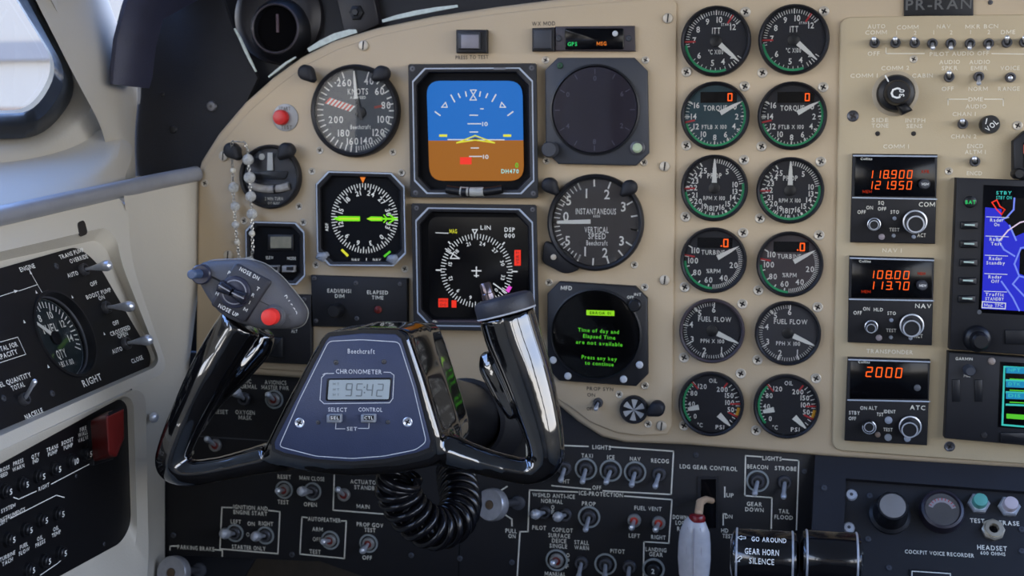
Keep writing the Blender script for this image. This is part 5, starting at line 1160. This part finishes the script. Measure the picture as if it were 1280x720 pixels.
MB().flat(circ(r * .96, 40), -.0072).build('glass', GLASS, t)
for px, py, tip, s_ in [(103, 338, (134, 332), 'TRANS PUMP OVERRIDE'), (131, 385, (162, 383), 'BOOST PUMP'), (156, 430, (185, 425), 'CROSSFEED'), (28, 500, (43, 477), 'FUEL QUANTITY')]:
    toggle(FL1, px, py, 8, tip, 'long silver toggle switch for ' + s_ + ' on the fuel panel', 'toggle switches on the fuel panel', 0, False, .022, 0 if s_[0] == 'F' else 7)
# ------------------------------------------------------------------ breaker panel
br = bpy.data.objects.new('breaker_panel', None); COL.objects.link(br); br.matrix_basis = FB.mat()
tag(br, 'black circuit breaker panel in cream surround under the fuel panel', 'breaker panel')
def bl(pts, rad, w, n=6): return [(q.x, q.y, w) for q in rpoly([FB.uv(*p, w) for p in pts], rad, n)]
BO = [(-200, 690), (150, 498), (159, 506), (164, 655), (152, 678), (20, 750), (-200, 860)]
BO2 = [(-200, 655), (170, 486), (182, 494), (186, 700), (178, 780), (20, 900), (-200, 1000)]
rb = [.004, .008, .008, .014, .014, .004, .004]
MB().loops([[(x, y, -.03) for x, y, z in bl(BO2, rb, .006)], bl(BO2, rb, .006), bl([(x + (a - x) * .35, y + (c - y) * .35) for (x, y), (a, c) in zip(BO, BO2)], rb, .006), bl(BO, rb, .0)], False, True).build('surround', CREAM, br, smooth=50)
MB().prism([Vector(p[:2]) for p in bl(BO, rb, .0008)], .0, .0008).build('plate', M('fuel_panel_black', (17, 17, 20), .4), br)
FB1 = Frame(FB.O + FB.N * .0008, FB.U, FB.V)
pr = Print(FB1)
for s_, x_, y_ in [('FIRE', 103.5, 536), ('WALL', 103.5, 542), ('VALVE', 104, 548.5), ('BOOST', 84, 551.5), ('PUMP', 85, 558), ('TRANS', 65, 560), ('PUMP', 65.5, 566), ('QTY', 44, 569.5), ('IND', 44, 576), ('PRESS', 22.5, 577.5), ('WARN', 22.5, 584.5), ('CROSS', 4, 586.5), ('FEED', 4, 593.5), ('RIGHT', 54.5, 608.5), ('SYSTEM', 10, 635), ('INSTRUMENTS', 15, 643.5), ('LEFT', 4, 652), ('TURBINE', 9, 695), ('TACH', 9, 702), ('FUEL', 29.5, 682), ('FLOW', 30, 689), ('OIL', 49.5, 672.5), ('PRESS', 50, 679), ('OIL', 69.5, 660.5), ('TEMP', 70, 667)]:
    pr.t(s_, x_, y_, 5.0, None, xs=1.0)
pr.l([(16.7, 621.7), (23, 624), (45, 614)]).l([(64, 605), (111.7, 580)]).l([(12.7, 648), (70, 619), (80, 621.7)]).l([(50, 719), (72, 704), (84, 693)])
pr.box('lettering', WHITE, br)
for px, py, s_, nm in [(5, 614, '5', 'CROSS FEED'), (26, 605, '5', 'PRESS WARN'), (46.7, 595, '5', 'QTY IND'), (66.7, 586, '5', 'TRANS PUMP'), (87.7, 576, '10', 'BOOST PUMP'), (106, 567, '5', 'FIRE WALL VALVE'), (9, 674, '5', 'an unlettered instrument beside LEFT'), (30.7, 662, '5', 'the system instruments above FUEL FLOW'), (50, 650, '5', 'the system instruments above OIL PRESS'), (71, 642, '5', 'the system instruments above OIL TEMP'), (34, 712, '5', 'FUEL FLOW'), (54, 701, '5', 'OIL PRESS'), (74, 691, '5', 'OIL TEMP')]:
    t = thing('circuit_breaker', FB1, px, py, 'round black push breaker for ' + nm, 'circuit breaker', 'breakers on the left side panel'); k = FB1.k(px, py)
    MB().lathe([(9.5 * k, 0), (9.2 * k, .0022), (7.4 * k, .0024), (7 * k, .0042), (5.8 * k, .0048)], n=24).build('push_button', BLKP, t)
    MB().text(s_, 0, 0, 7 * k, .0051, None, xs=1.2).build('number', WHITE, t, smooth=0)
for x_, y_ in [(95, 595), (130, 680), (119, 566)]: screw(FB1, x_, y_, 2.6, br, 'hex', [BEZG, STEEL])
# red guarded firewall valve switch
t = thing('guarded_switch', FB1, 128, 560, 'dark red guard cover over the firewall valve switch', 'switch'); L = Loc(FB1, 128, 560)
MB().prism([L(*p, .001) for p in [(110, 526), (136, 513), (138, 574), (113, 582)]], 0, .004, .0008).build('base', BLKP, t)
b = MB()
A = [(109, 520), (124, 507), (126, 566), (119, 574), (112, 560)]; B_ = [(133, 514), (155, 503), (156, 548), (145, 576), (132, 570)]
A3 = [L.p3(*p, .004) for p in [(112, 526), (134, 514), (136, 556), (132, 574), (116, 578)]]; B3 = [L.p3(*p, .030) for p in [(133, 519), (156, 509), (156, 548), (146, 572), (136, 568)]]
b.loops([A3, B3], True, True); g = b.build('guard_cover', DRED, t, smooth=0)
bv = g.modifiers.new('b', 'BEVEL'); bv.width = .0022; bv.segments = 3
MB().add([L.p3(*p, .0305) for p in [(135, 516), (154, 507.5), (155, 511), (136, 520)]], [(0, 1, 2, 3)]).build('cover_label', BLKP, g)
# wall screw
sw = thing('wall_screw', Frame(at_y(193, 522, -.07), Vector((.45, 1, 0)), Z), 193, 522, 'single round-head silver screw in the cream wall', 'screw'); kq = .0045
MB().lathe([(1.1 * kq, -.001), (1.0 * kq, .0008), (.7 * kq, .002), (.3 * kq, .0025)], n=20).build('head', SILVER, sw)

# ------------------------------------------------------------------ glareshield, black side panel, vent
sp_ = MB().prism([(lambda q: Vector((q.x, q.z)))(at_y(x_, y_, .009)) for x_, y_ in [(166, 220), (167, 135), (175, 129), (176, 118), (180, -26), (270, -26), (290, 32), (322, 98), (292, 160), (262, 222)]], -.015, -.009).build('side_shroud', M('shroud_black', (26, 27, 33), .7, var=.08, nscale=40, bump=.3, bscale=900))
sp_.matrix_basis = Matrix(((1, 0, 0, 0), (0, 0, -1, 0), (0, 1, 0, 0), (0, 0, 0, 1)))
tag(sp_, 'black upholstered shroud panel beside the arched panel edge', 'shroud')
FK = Frame((0, .009, .95), X, Z)
for x_, y_, r_ in [(265, 133, 7), (203, 118, 3), (217, 162, 5)]:
    o = screw(FK, x_, y_, r_, sp_, 'hex', [BLKP if r_ != 7 else DARKM, STEEL if r_ == 7 else BLKP])
# glareshield hood above the panel
path = [(163, 108, -.055), (164, 92, -.055), (168, 55, -.055), (178, 15, -.055), (196, -35, -.06), (240, -95, -.06), (330, -140, -.06), (480, -175, -.06), (700, -200, -.06), (1000, -210, -.06), (1400, -215, -.06), (2200, -160, -.06)]
PT = [at_y(*p) for p in path]; L_ = []
for i, p in enumerate(PT):
    d = (PT[min(i + 1, len(PT) - 1)] - PT[max(i - 1, 0)]).normalized(); n_ = Vector((d.z, 0, -d.x)); hw = .0125
    if i == 0: hw = .010
    n_ = n_ if n_.x > 0 or i > 3 else n_
    L_.append([p + n_ * (x * hw) + Vector((0, min(y, .016) if i < 4 else y, 0)) for x, y in [(-.95, .085), (-1, .03), (-.9, -.012), (-.5, -.026), (0, -.030), (.5, -.026), (.9, -.012), (1, .01), (1, .085)]])
b = MB(); b.loops(L_, True, True)
gl_ = b.build('glareshield', M('glareshield_vinyl', (46, 48, 66), .45, var=.08, nscale=60, bump=.3, bscale=700), smooth=50); tag(gl_, 'padded dark vinyl glareshield hood over the instrument panel', 'glareshield')
# deck behind the lip
dk = [at_y(192, -35, .05), at_y(240, -95, .05), at_y(330, -140, .05), at_y(480, -175, .05), at_y(700, -200, .05), at_y(1000, -210, .05), at_y(1400, -215, .05), at_y(2200, -160, .05)]
b = MB(); b.loops([dk, [p + Vector((0, .27, .0)) for p in dk]], False, False, closed=False); struct(b.build('trim_4', BLKP))
# dark void behind the arch: firewall boards carrying the vent
bk = MB().prism([(lambda q: Vector((q.x, q.z)))(at_y(x_, y_, .03)) for x_, y_ in [(268, 190), (268, -60), (420, -110), (700, -150), (1340, -170), (2150, -150), (2150, 30), (900, 30), (500, 60), (360, 130)]], -.036, -.03).build('under_glareshield_board', M('void_black', (22, 22, 27), .6))
bk.matrix_basis = Matrix(((1, 0, 0, 0), (0, 0, -1, 0), (0, 1, 0, 0), (0, 0, 0, 1))); tag(bk, 'dark board under the glareshield behind the arch', 'board')
FV = Frame((0, .030, .95), X, Z)
t = thing('air_vent', FV, 350, 22, 'round black air vent nozzle under the glareshield', 'air vent'); L = Loc(FV, 350, 22); k = L.k
MB().lathe([(58 * k, 0), (57 * k, .006), (50 * k, .010), (42 * k, .012)], 0, 0, 48).build('housing', M('vent_black', (30, 28, 32), .4), t)
q = L(347, 38, .02)
MB().lathe([(40 * k, .008), (36 * k, .018), (31 * k, .024), (29.5 * k, .0255), (28 * k, .0245), (26.5 * k, .0165)], q.x * .9, q.y * .9, 48, cap=False).build('nozzle', BLKP, t)
MB().lathe([(31 * k, .0242), (29.6 * k, .0262), (28.2 * k, .0248)], q.x * .9, q.y * .9, 48, cap=False).build('nozzle_rim', M('grey_rim', (78, 74, 80), .4), t)
MB().flat(circ(28 * k, 32, q.x * .9, q.y * .9), .017).build('throat', M('matte_void', (8, 7, 9), .9, spec=.1), t)
MB().box(q.x * .9 - 1.6 * k, q.x * .9 + 1.6 * k, q.y * .9 - 4 * k, q.y * .9 + 18 * k, .017, .019).build('vane', M('mauve_vane', (78, 58, 66), .5), t)
t, L = blackbox(FV, [(414, -30), (462, -30), (474, 30), (432, 50)], 'black mounting bracket with a bolt beside the air vent', 'mounting_bracket', 'bracket', h=.012, mat_=M('vent_black', (30, 28, 32), .4))
p = L(446, 16, .012); MB().lathe([(10 * L.k, .012), (9 * L.k, .015), (5 * L.k, .016), (4 * L.k, .018)], p.x, p.y, 6).build('bolt', BLKP, t)
# daylight leaking over the arch, modelled as pale strips; also the shroud's chipped edge
def strip(pts, w_, label, y=-.0005, name='light_leak_or_edge_strip'):
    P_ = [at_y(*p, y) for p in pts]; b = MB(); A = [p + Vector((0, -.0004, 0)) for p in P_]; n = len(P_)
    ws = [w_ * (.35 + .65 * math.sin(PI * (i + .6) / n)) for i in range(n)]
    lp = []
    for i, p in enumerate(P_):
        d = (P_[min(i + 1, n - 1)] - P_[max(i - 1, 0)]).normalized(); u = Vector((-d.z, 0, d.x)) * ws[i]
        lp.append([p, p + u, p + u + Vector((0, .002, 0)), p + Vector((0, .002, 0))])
    o = b.loops(lp, True, True).build(name, M('leak_and_edge_white', (196, 206, 200), .6, var=.12, nscale=300), smooth=0); tag(o, label, 'strip', 'light leak and edge strips along the arch'); return o
strip([(386, 65), (402, 57.5), (420, 49.5), (438, 43.5), (446, 41)], .006, 'pale strip standing for leaking daylight on the arch below the mounting bracket', y=.004)
strip([(478, 28), (496, 24), (520, 19), (545, 14), (572, 9)], .0042, 'pale strip standing for leaking daylight on the arch above the airspeed dial', y=.004)
strip([(336, 97), (348, 88), (358, 80), (370, 72)], .0022, 'thin pale strip standing for leaking daylight on the arch below the air vent', y=.004)
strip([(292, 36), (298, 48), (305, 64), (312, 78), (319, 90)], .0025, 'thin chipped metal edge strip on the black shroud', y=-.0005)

# ------------------------------------------------------------------ bead chain
t = thing('bead_chain', FF, 297, 188, 'clear bead rosary chain hung over a post light', 'bead chain'); L = Loc(FF, 297, 188); k = L.k
CRY = M('crystal_bead', (205, 205, 200), .12, var=.25, nscale=500, trans=.35)
CHS = M('chain_silver', (188, 186, 180), .3, .8, var=.2, nscale=500)
strandA = [(297, 177, .020), (290, 177, .020), (289, 190, .016), (291, 212, .008), (291, 235, .008), (293, 258, .008), (294, 282, .008), (297, 306, .008), (299, 325, .008), (303, 345, .008)]
strandB = [(297, 177, .020), (306, 178, .020), (309, 186, .018), (310, 200, .014), (312, 222, .016), (313, 246, .016), (315, 268, .010), (315, 292, .014), (316, 312, .016), (313, 328, .014), (306, 345, .010)]
for S_ in (strandA, strandB):
    P_ = [L.p3(*q) for q in S_]
    # fine links
    b = MB(); tot = sum((P_[i + 1] - P_[i]).length for i in range(len(P_) - 1)); n = int(tot / (3.6 * k)); acc = []
    for i in range(len(P_) - 1):
        m_ = max(1, int((P_[i + 1] - P_[i]).length / (3.4 * k)))
        for j in range(m_): acc.append(P_[i].lerp(P_[i + 1], j / m_))
    for i, p in enumerate(acc):
        ax = Vector((1, 0, 0)) if i % 2 else Vector((0, 0, 1)); d = (acc[min(i + 1, len(acc) - 1)] - acc[max(i - 1, 0)]).normalized()
        ring_ = [p + d * 2.5 * k * math.cos(a) + ax * 1.7 * k * math.sin(a) for a in [2 * PI * j / 8 for j in range(9)]]
        b.tube(ring_, .55 * k, 4)
    b.build('chain_links', CHS, t)['kind'] = 'stuff'
def bead(px, py, r, w, m_):
    c = L.p3(px, py, w); b = MB(); n = 12; lp = []
    for i in range(9):
        a = -PI / 2 + PI * i / 8; rr = max(.02, math.cos(a)) * r * k; lp.append([(c.x + rr * math.cos(2 * PI * j / n), c.y + math.sin(a) * r * k, c.z + rr * math.sin(2 * PI * j / n)) for j in range(n)])
    b.loops(lp, True, True).build('bead', m_, t, smooth=20)
for q in [(310, 199.5, 7, .014), (312, 222, 7.2, .016), (313.5, 245.5, 6.6, .016), (315, 267.5, 6.8, .010), (292, 234.5, 6.8, .008), (294, 258, 6.2, .008), (294.5, 281, 5, .008), (312, 327, 6.5, .014)]: bead(*q, CRY)
for q in [(291, 213, 3.4, .008), (296.5, 303, 3.6, .008), (315, 292, 4, .014)]: bead(*q, M('ivory_bead', (214, 208, 192), .4))

# ------------------------------------------------------------------ control wheel
yk = bpy.data.objects.new('control_wheel', None); COL.objects.link(yk); yk.matrix_basis = FY.mat()
tag(yk, 'glossy black control wheel with chronometer hub and two horns', 'control wheel')
def yp(px, py, w=0): q = FY.uv(px, py, w); return Vector((q.x, q.y, w))
ky = FY.k(447, 500)
def smooth_path(P_, Rr, n=6):
    out = []; ro = []; m = len(P_)
    for i in range(m - 1):
        p0, p1, p2, p3 = P_[max(i - 1, 0)], P_[i], P_[i + 1], P_[min(i + 2, m - 1)]
        for j in range(n):
            t_ = j / n
            out.append(.5 * ((2 * p1) + (-p0 + p2) * t_ + (2 * p0 - 5 * p1 + 4 * p2 - p3) * t_ ** 2 + (-p0 + 3 * p1 - 3 * p2 + p3) * t_ ** 3)); ro.append(Rr[i] * (1 - t_) + Rr[i + 1] * t_)
    return out + [P_[-1]], ro + [Rr[-1]]
b = MB()
def horn(pts):
    P_, Rr = smooth_path([yp(x, y, w) for x, y, w, r in pts], [r * ky for x, y, w, r in pts]); b.tube(P_, Rr, 24)
horn([(303, 402, -.012, 28), (288, 424, -.012, 28), (262, 468, -.010, 27), (238, 515, -.008, 24), (219, 560, -.005, 22), (216, 582, -.004, 21), (236, 591, -.004, 17), (275, 586, -.006, 16), (315, 577, -.010, 18), (355, 568, -.016, 22), (400, 562, -.022, 20)])
horn([(633, 392, -.012, 36), (641, 420, -.012, 36), (657, 464, -.010, 33), (671, 510, -.008, 29), (681, 550, -.005, 24), (682, 574, -.004, 22), (662, 589, -.004, 17), (622, 582, -.006, 17), (585, 571, -.010, 19), (550, 560, -.016, 23), (500, 562, -.022, 20)])
# finger lugs behind the horns
P_, Rr = smooth_path([yp(330, 412, -.045), yp(318, 432, -.045), yp(292, 462, -.035), yp(262, 500, -.022), yp(240, 540, -.012)], [16 * ky, 24 * ky, 24 * ky, 17 * ky, 12 * ky]); b.tube(P_, Rr, 20)
P_, Rr = smooth_path([yp(612, 440, -.02), yp(614, 456, -.02), yp(630, 486, -.016), yp(648, 520, -.012)], [10 * ky, 17 * ky, 18 * ky, 14 * ky]); b.tube(P_, Rr, 20)
# hub
HUBF = [(398, 424), (405, 417), (450, 410), (500, 411), (512, 417), (530, 470), (553, 545), (556, 570), (545, 584), (500, 594), (440, 598), (380, 592), (338, 582), (326, 570), (330, 556), (355, 505)]
hp = [Vector((q.x, q.y)) for q in (yp(*p) for p in HUBF)]
if area(hp) < 0: hp.reverse()
grow = inset(hp, -.004); cen = sum(hp, Vector((0, 0))) / len(hp)
bk_ = [cen + (p - cen) * .92 + Vector((.016, .004)) for p in hp]
bm_ = [cen + (p - cen) * 1.0 + Vector((.008, .002)) for p in hp]
b.loops([[(p.x, p.y, -.062) for p in bk_], [(p.x, p.y, -.035) for p in bm_], [(p.x, p.y, -.006) for p in hp], [(p.x, p.y, -.001) for p in inset(hp, .0018)], [(p.x, p.y, .0) for p in inset(hp, .004)]], True, True)
body = b.build('wheel_body', GLOSS, yk, smooth=0)
md = body.modifiers.new('r', 'REMESH'); md.mode = 'VOXEL'; md.voxel_size = .0019; md.use_smooth_shade = True
md = body.modifiers.new('s', 'SMOOTH'); md.factor = .5; md.iterations = 9
# raised rim round the face plate (well)
PL = [(407, 427), (412, 421), (452, 417), (494, 418), (501, 423), (520, 482), (538, 552), (536, 560), (520, 566), (480, 574), (440, 577), (395, 574), (355, 566), (344, 561), (343, 553), (370, 500)]
pl2 = [Vector((q.x, q.y)) for q in (yp(*p, .002) for p in PL)]
well = inset(pl2, -.0028)
MB().loops([[(p.x, p.y, -.004) for p in well], [(p.x, p.y, .0006) for p in well], [(p.x, p.y, .0006) for p in pl2]], False, False).build('plate_gap', BLKP, yk)
fpz = MB().prism(pl2, -.002, .0022, .0006).build('face_plate', PLATE, yk)
ln = inset(pl2, .0022); w = .0025; b = MB()
LN = [Vector((q.x, q.y)) for q in (yp(*p, .002) for p in [(411, 426.5), (452, 424.5), (499, 427.5), (517, 484), (533, 552), (520, 562), (480, 570), (440, 573), (395, 570), (349, 558), (374, 501)])]
lr = rpoly(LN, .003, 4); b.stroke(lr + [lr[0]], 1.0 * ky, w)
for s_, x_, y_, h, w_ in [('Beechcraft', 451.5, 439, 6, 34), ('CHRONOMETER', 448.5, 464.5, 5.6, 58), ('SELECT', 422, 512, 5, 24), ('CONTROL', 463, 512, 5, 30), ('SET', 440, 536, 4.6, 13)]: q = yp(x_, y_, w); b.text(s_, q.x, q.y, h * ky, w, w_ * ky)
b.stroke([yp(*p, w).xy for p in [(420, 528), (419.5, 536), (431, 536)]], .9 * ky, w).stroke([yp(*p, w).xy for p in [(448, 535.5), (461, 535.5), (461.5, 527)]], .9 * ky, w)
fr_ = rpoly([yp(*p, w).xy for p in [(402, 466.5), (493, 465), (490, 504), (399, 504.5)]], .004, 5)
b.stroke(fr_[2:3] + fr_[3:5] , .9 * ky, w)
b.stroke([yp(*p, w).xy for p in [(480, 465.2), (488, 465.5), (492.5, 469), (491, 498), (487, 503.5), (405, 504.5), (400, 500), (402, 472), (407, 467), (417, 466.7)]], 1.0 * ky, w)
b.build('lettering', M('plate_print', (206, 210, 216), .5), fpz, smooth=0)
q4 = [yp(*p, w).xy for p in [(409, 473), (490, 472), (487.5, 500.5), (407, 501)]]
MB().prism(rpoly(q4, .0015), .0022, .0034, .0004).build('lcd_bezel', BLKP, yk)
lc = MB().flat(rpoly([yp(*p, .0037).xy for p in [(411.5, 475), (488, 474.5), (486, 499), (409.5, 499.5)]], .001), .0037).build('lcd_screen', LCD, yk)
p = yp(455.5, 487.5, .004); b = MB(); b.seg('95:42', p.x, p.y, 15 * ky, .0039, 52 * ky, slant=.12, th=.1)
for y_ in (480, 487, 493.5): q = yp(420, y_, .004); b.text('M T', q.x, q.y, 3 * ky, .0039, 8 * ky)
b.build('lcd_digits', LCDD, lc, smooth=0)
for x_, s_ in ((418.5, 'SEL'), (461, 'CTL')):
    kq = MB().prism(rpoly([yp(*p, .004).xy for p in rect(x_ - 9, 517.5, x_ + 9, 527.5)], .0007, 3), .0022, .008, .001).build('push_key', M('key_silver', (160, 164, 170), .4, .2), yk)
    q = yp(x_, 522.3, .0083); MB().flat([(q.x + a * 6.5 * ky, q.y + c * 3 * ky) for a, c in ((-1, -1), (1, -1), (1, 1), (-1, 1))], .0082).build('key_window', BLKP, kq)
    MB().text(s_, q.x, q.y, 3.8 * ky, .0084, 11 * ky).build('key_lettering', WHITE, kq, smooth=0)
for x_, y_, r_, kd in [(374.5, 528.5, 6.2, 'cross'), (509.5, 527.5, 6.2, 'cross'), (420, 453, 3.2, 'hex'), (480, 452, 3.2, 'hex'), (397.5, 528, 2.8, 'hex'), (485, 527.5, 2.8, 'hex')]:
    screw(FY, x_, y_, r_, yk, kd, [SILVER, SLOT] if kd == 'cross' else [DARKM, SLOT], w=.0022)
# left horn control head
HD = [(239, 347), (243, 331), (252, 327), (300, 325), (322, 332), (343, 349), (366, 377), (376, 392), (371, 408), (360, 413), (322, 413), (290, 404), (269, 393), (256, 376)]
hd = rpoly([yp(*p, .016).xy for p in HD], .004, 4)
lp = lambda p, w: [(q.x, q.y, w) for q in p]
if area(hd) < 0: hd.reverse()
cen = sum(hd, Vector((0, 0))) / len(hd)
MB().loops([lp([cen + (q - cen) * .86 for q in hd], -.020), lp(inset(hd, .0), -.006), lp(hd, .006), lp(inset(hd, .0015), .011), lp(inset(hd, .004), .0135), lp(inset(hd, .008), .0145)], True, True).build('control_head', HEADG, yk)
MB().loops([lp(inset(hd, -.0004), -.0065), lp(inset(hd, -.0009), -.0058), lp(inset(hd, -.0004), -.0050)], False, False).build('head_seam', M('seam_pale', (140, 138, 132), .5), yk)
tp = rpoly([yp(*p, .016).xy for p in [(294, 328), (340, 352), (306, 404), (262, 381)]], .003, 4)
MB().prism(tp, .012, .0162, .0012).build('trim_plate', M('trim_plate_grey', (50, 50, 56), .45, bump=.2, bscale=1200), yk)
c = yp(294, 365, .016); ux = Vector((.885, -.46)); uy = Vector((.46, .885))
def rr2(a, d): return c.xy + ux * a * ky + uy * d * ky
MB().lathe([(20 * ky, .016), (19.5 * ky, .0175), (17 * ky, .018)], c.x, c.y, 36).build('switch_disc', M('blue_black_disc', (46, 48, 66), .3), yk)
MB().lathe([(15.5 * ky, .0178), (15.2 * ky, .0186), (14 * ky, .0186), (13.8 * ky, .0178)], c.x, c.y, 36, cap=False).build('switch_ring', M('pale_ring', (150, 150, 158), .35), yk)
for s_ in (-1, 1):
    MB().prism([rr2(1 * s_, -5), rr2(18 * s_, -7.5), rr2(20 * s_, 0), rr2(18 * s_, 7.5), rr2(1 * s_, 5)], .0175, .026, .002).build('trim_rocker', M('rocker_black', (34, 36, 46), .25), yk)
    MB().stroke([rr2(2 * s_, 1), rr2(17 * s_, 1.5)], 1.5 * ky, .0263).build('rocker_line', M('pale_ring', (150, 150, 158), .35), yk)
b = MB(); ang = math.atan2(ux.y, ux.x)
for s_, x_, y_, w_ in [('NOSE DN', 312, 342, 27), ('NOSE UP', 285.5, 388, 27)]: q = yp(x_, y_, .0165); b.text(s_, q.x, q.y, 5 * ky, .0166, w_ * ky, ang)
for s_, x_, y_ in [('P', 286.5, 341), ('H', 271.5, 367), ('T', 322.5, 361), ('R', 316.5, 369), ('I', 312, 378), ('M', 307, 387)]: q = yp(x_, y_, .0165); b.text(s_, q.x, q.y, 4.4 * ky, .0166, None, ang)
b.build('head_lettering', WHITE, yk, smooth=0)
q = yp(251.5, 343, .0155); MB().lathe([(12.5 * ky, .010), (12.5 * ky, .0165), (11 * ky, .0175), (8 * ky, .0175)], q.x, q.y, 28).build('button_collar', M('blue_black_disc', (46, 48, 66), .3), yk)
MB().lathe([(6 * ky, .017), (5.5 * ky, .025), (5.8 * ky, .026), (5.8 * ky, .031), (4.5 * ky, .032)], q.x - 2 * ky, q.y + 1 * ky, 24).build('push_button', M('slate_blue', (74, 92, 122), .3), yk)
q = yp(343.5, 394.5, .0145); MB().lathe([(14 * ky, .010), (14 * ky, .0155), (12.5 * ky, .0165), (12.5 * ky, .018), (11 * ky, .019)], q.x, q.y, 32).build('red_button_collar', HEADG, yk)
MB().lathe([(10.5 * ky, .017), (10.3 * ky, .025), (9.5 * ky, .0265), (6 * ky, .027)], q.x - 1.5 * ky, q.y - .5 * ky, 32).build('red_button', REDB, yk)
b = MB()
for i in range(5): q = yp(359 + i * 3, 371 + i * 5, .009); b.text('DISC'[i % 4], q.x, q.y, 4.5 * ky, .0125, None, -1.0)
b.build('edge_lettering', WHITE, yk, smooth=0)
# right horn cap and button
axis = (yp(633, 390, -.012) - yp(641, 420, -.012)).normalized()
top = yp(630.5, 381, -.012); u = Vector((0, 0, 1)).rotation_difference(axis).to_matrix().to_4x4()
cp = MB().lathe([(37 * ky, -.006), (37.6 * ky, -.005), (37.6 * ky, .002), (36 * ky, .0045), (30 * ky, .006)], n=40).build('horn_cap', M('cap_black', (44, 46, 54), .45, bump=.2, bscale=900), yk); cp.matrix_basis = Matrix.Translation(top) @ u
o = MB().lathe([(37.4 * ky, -.0064), (38 * ky, -.0060), (37.6 * ky, -.0052)], n=40, cap=False).build('cap_line', M('seam_white', (176, 178, 184), .4), yk); o.matrix_basis = cp.matrix_basis
o = MB().lathe([(8.5 * ky, .004), (8.5 * ky, .010), (7.5 * ky, .0105), (7.2 * ky, .017), (6 * ky, .018)], -21 * ky, 8 * ky, 20).build('push_button', M('button_chrome', (110, 100, 104), .2, .9), yk); o.matrix_basis = cp.matrix_basis
# column behind the hub
hubb = FY.O + FY.U * .018 + FY.V * (-.012) + FY.N * (-.055); end = FS.hit(588, 522, 0)
t = MB(); d = end - hubb
t.tube([hubb, hubb + d * .25, hubb + d * .26, hubb + d * .34, hubb + d * .35, end], [.030, .030, .034, .034, .031, .031], 32)
co = t.build('control_column', M('column_black', (16, 16, 19), .3)); tag(co, 'black control column tube running from the wheel hub into the panel', 'column')
t = MB(); t.lathe([(.052, 0), (.052, .004), (.046, .010), (.036, .014), (.033, .02)], n=40, cap=False)
co2 = t.build('column_boot', M('boot_black', (20, 20, 24), .5)); co2.matrix_basis = FS.mat(end); tag(co2, 'round black boot where the control column enters the panel', 'boot')
# coiled cord
pts = [FY.hit(500, 596, -.050), FY.hit(497, 612, -.052), FY.hit(512, 640, -.058), FY.hit(540, 660, -.07), FY.hit(566, 652, -.09), FY.hit(576, 628, -.12), FY.hit(572, 604, -.15), FY.hit(570, 590, -.18)]
C_, _ = smooth_path(pts, [1] * len(pts), 30)
turns = 19; cr = 25 * ky; out = []; up = Vector((0, 1, 0)); N_ = len(C_)
fine = []
for i in range(N_ - 1):
    for j in range(2): fine.append(C_[i].lerp(C_[i + 1], j / 2))
for i, p in enumerate(fine):
    d = (fine[min(i + 1, len(fine) - 1)] - fine[max(i - 1, 0)]).normalized(); a = d.cross(up).normalized(); c_ = a.cross(d).normalized(); th = 2 * PI * turns * i / len(fine)
    rr = cr
    out.append(p + (a * math.cos(th) + c_ * math.sin(th)) * rr)
cc = MB().tube(out, 6.0 * ky, 10).build('coiled_cord', M('cord_black', (14, 14, 18), .22), smooth=80); tag(cc, 'black coiled cable hanging under the control wheel', 'cable')
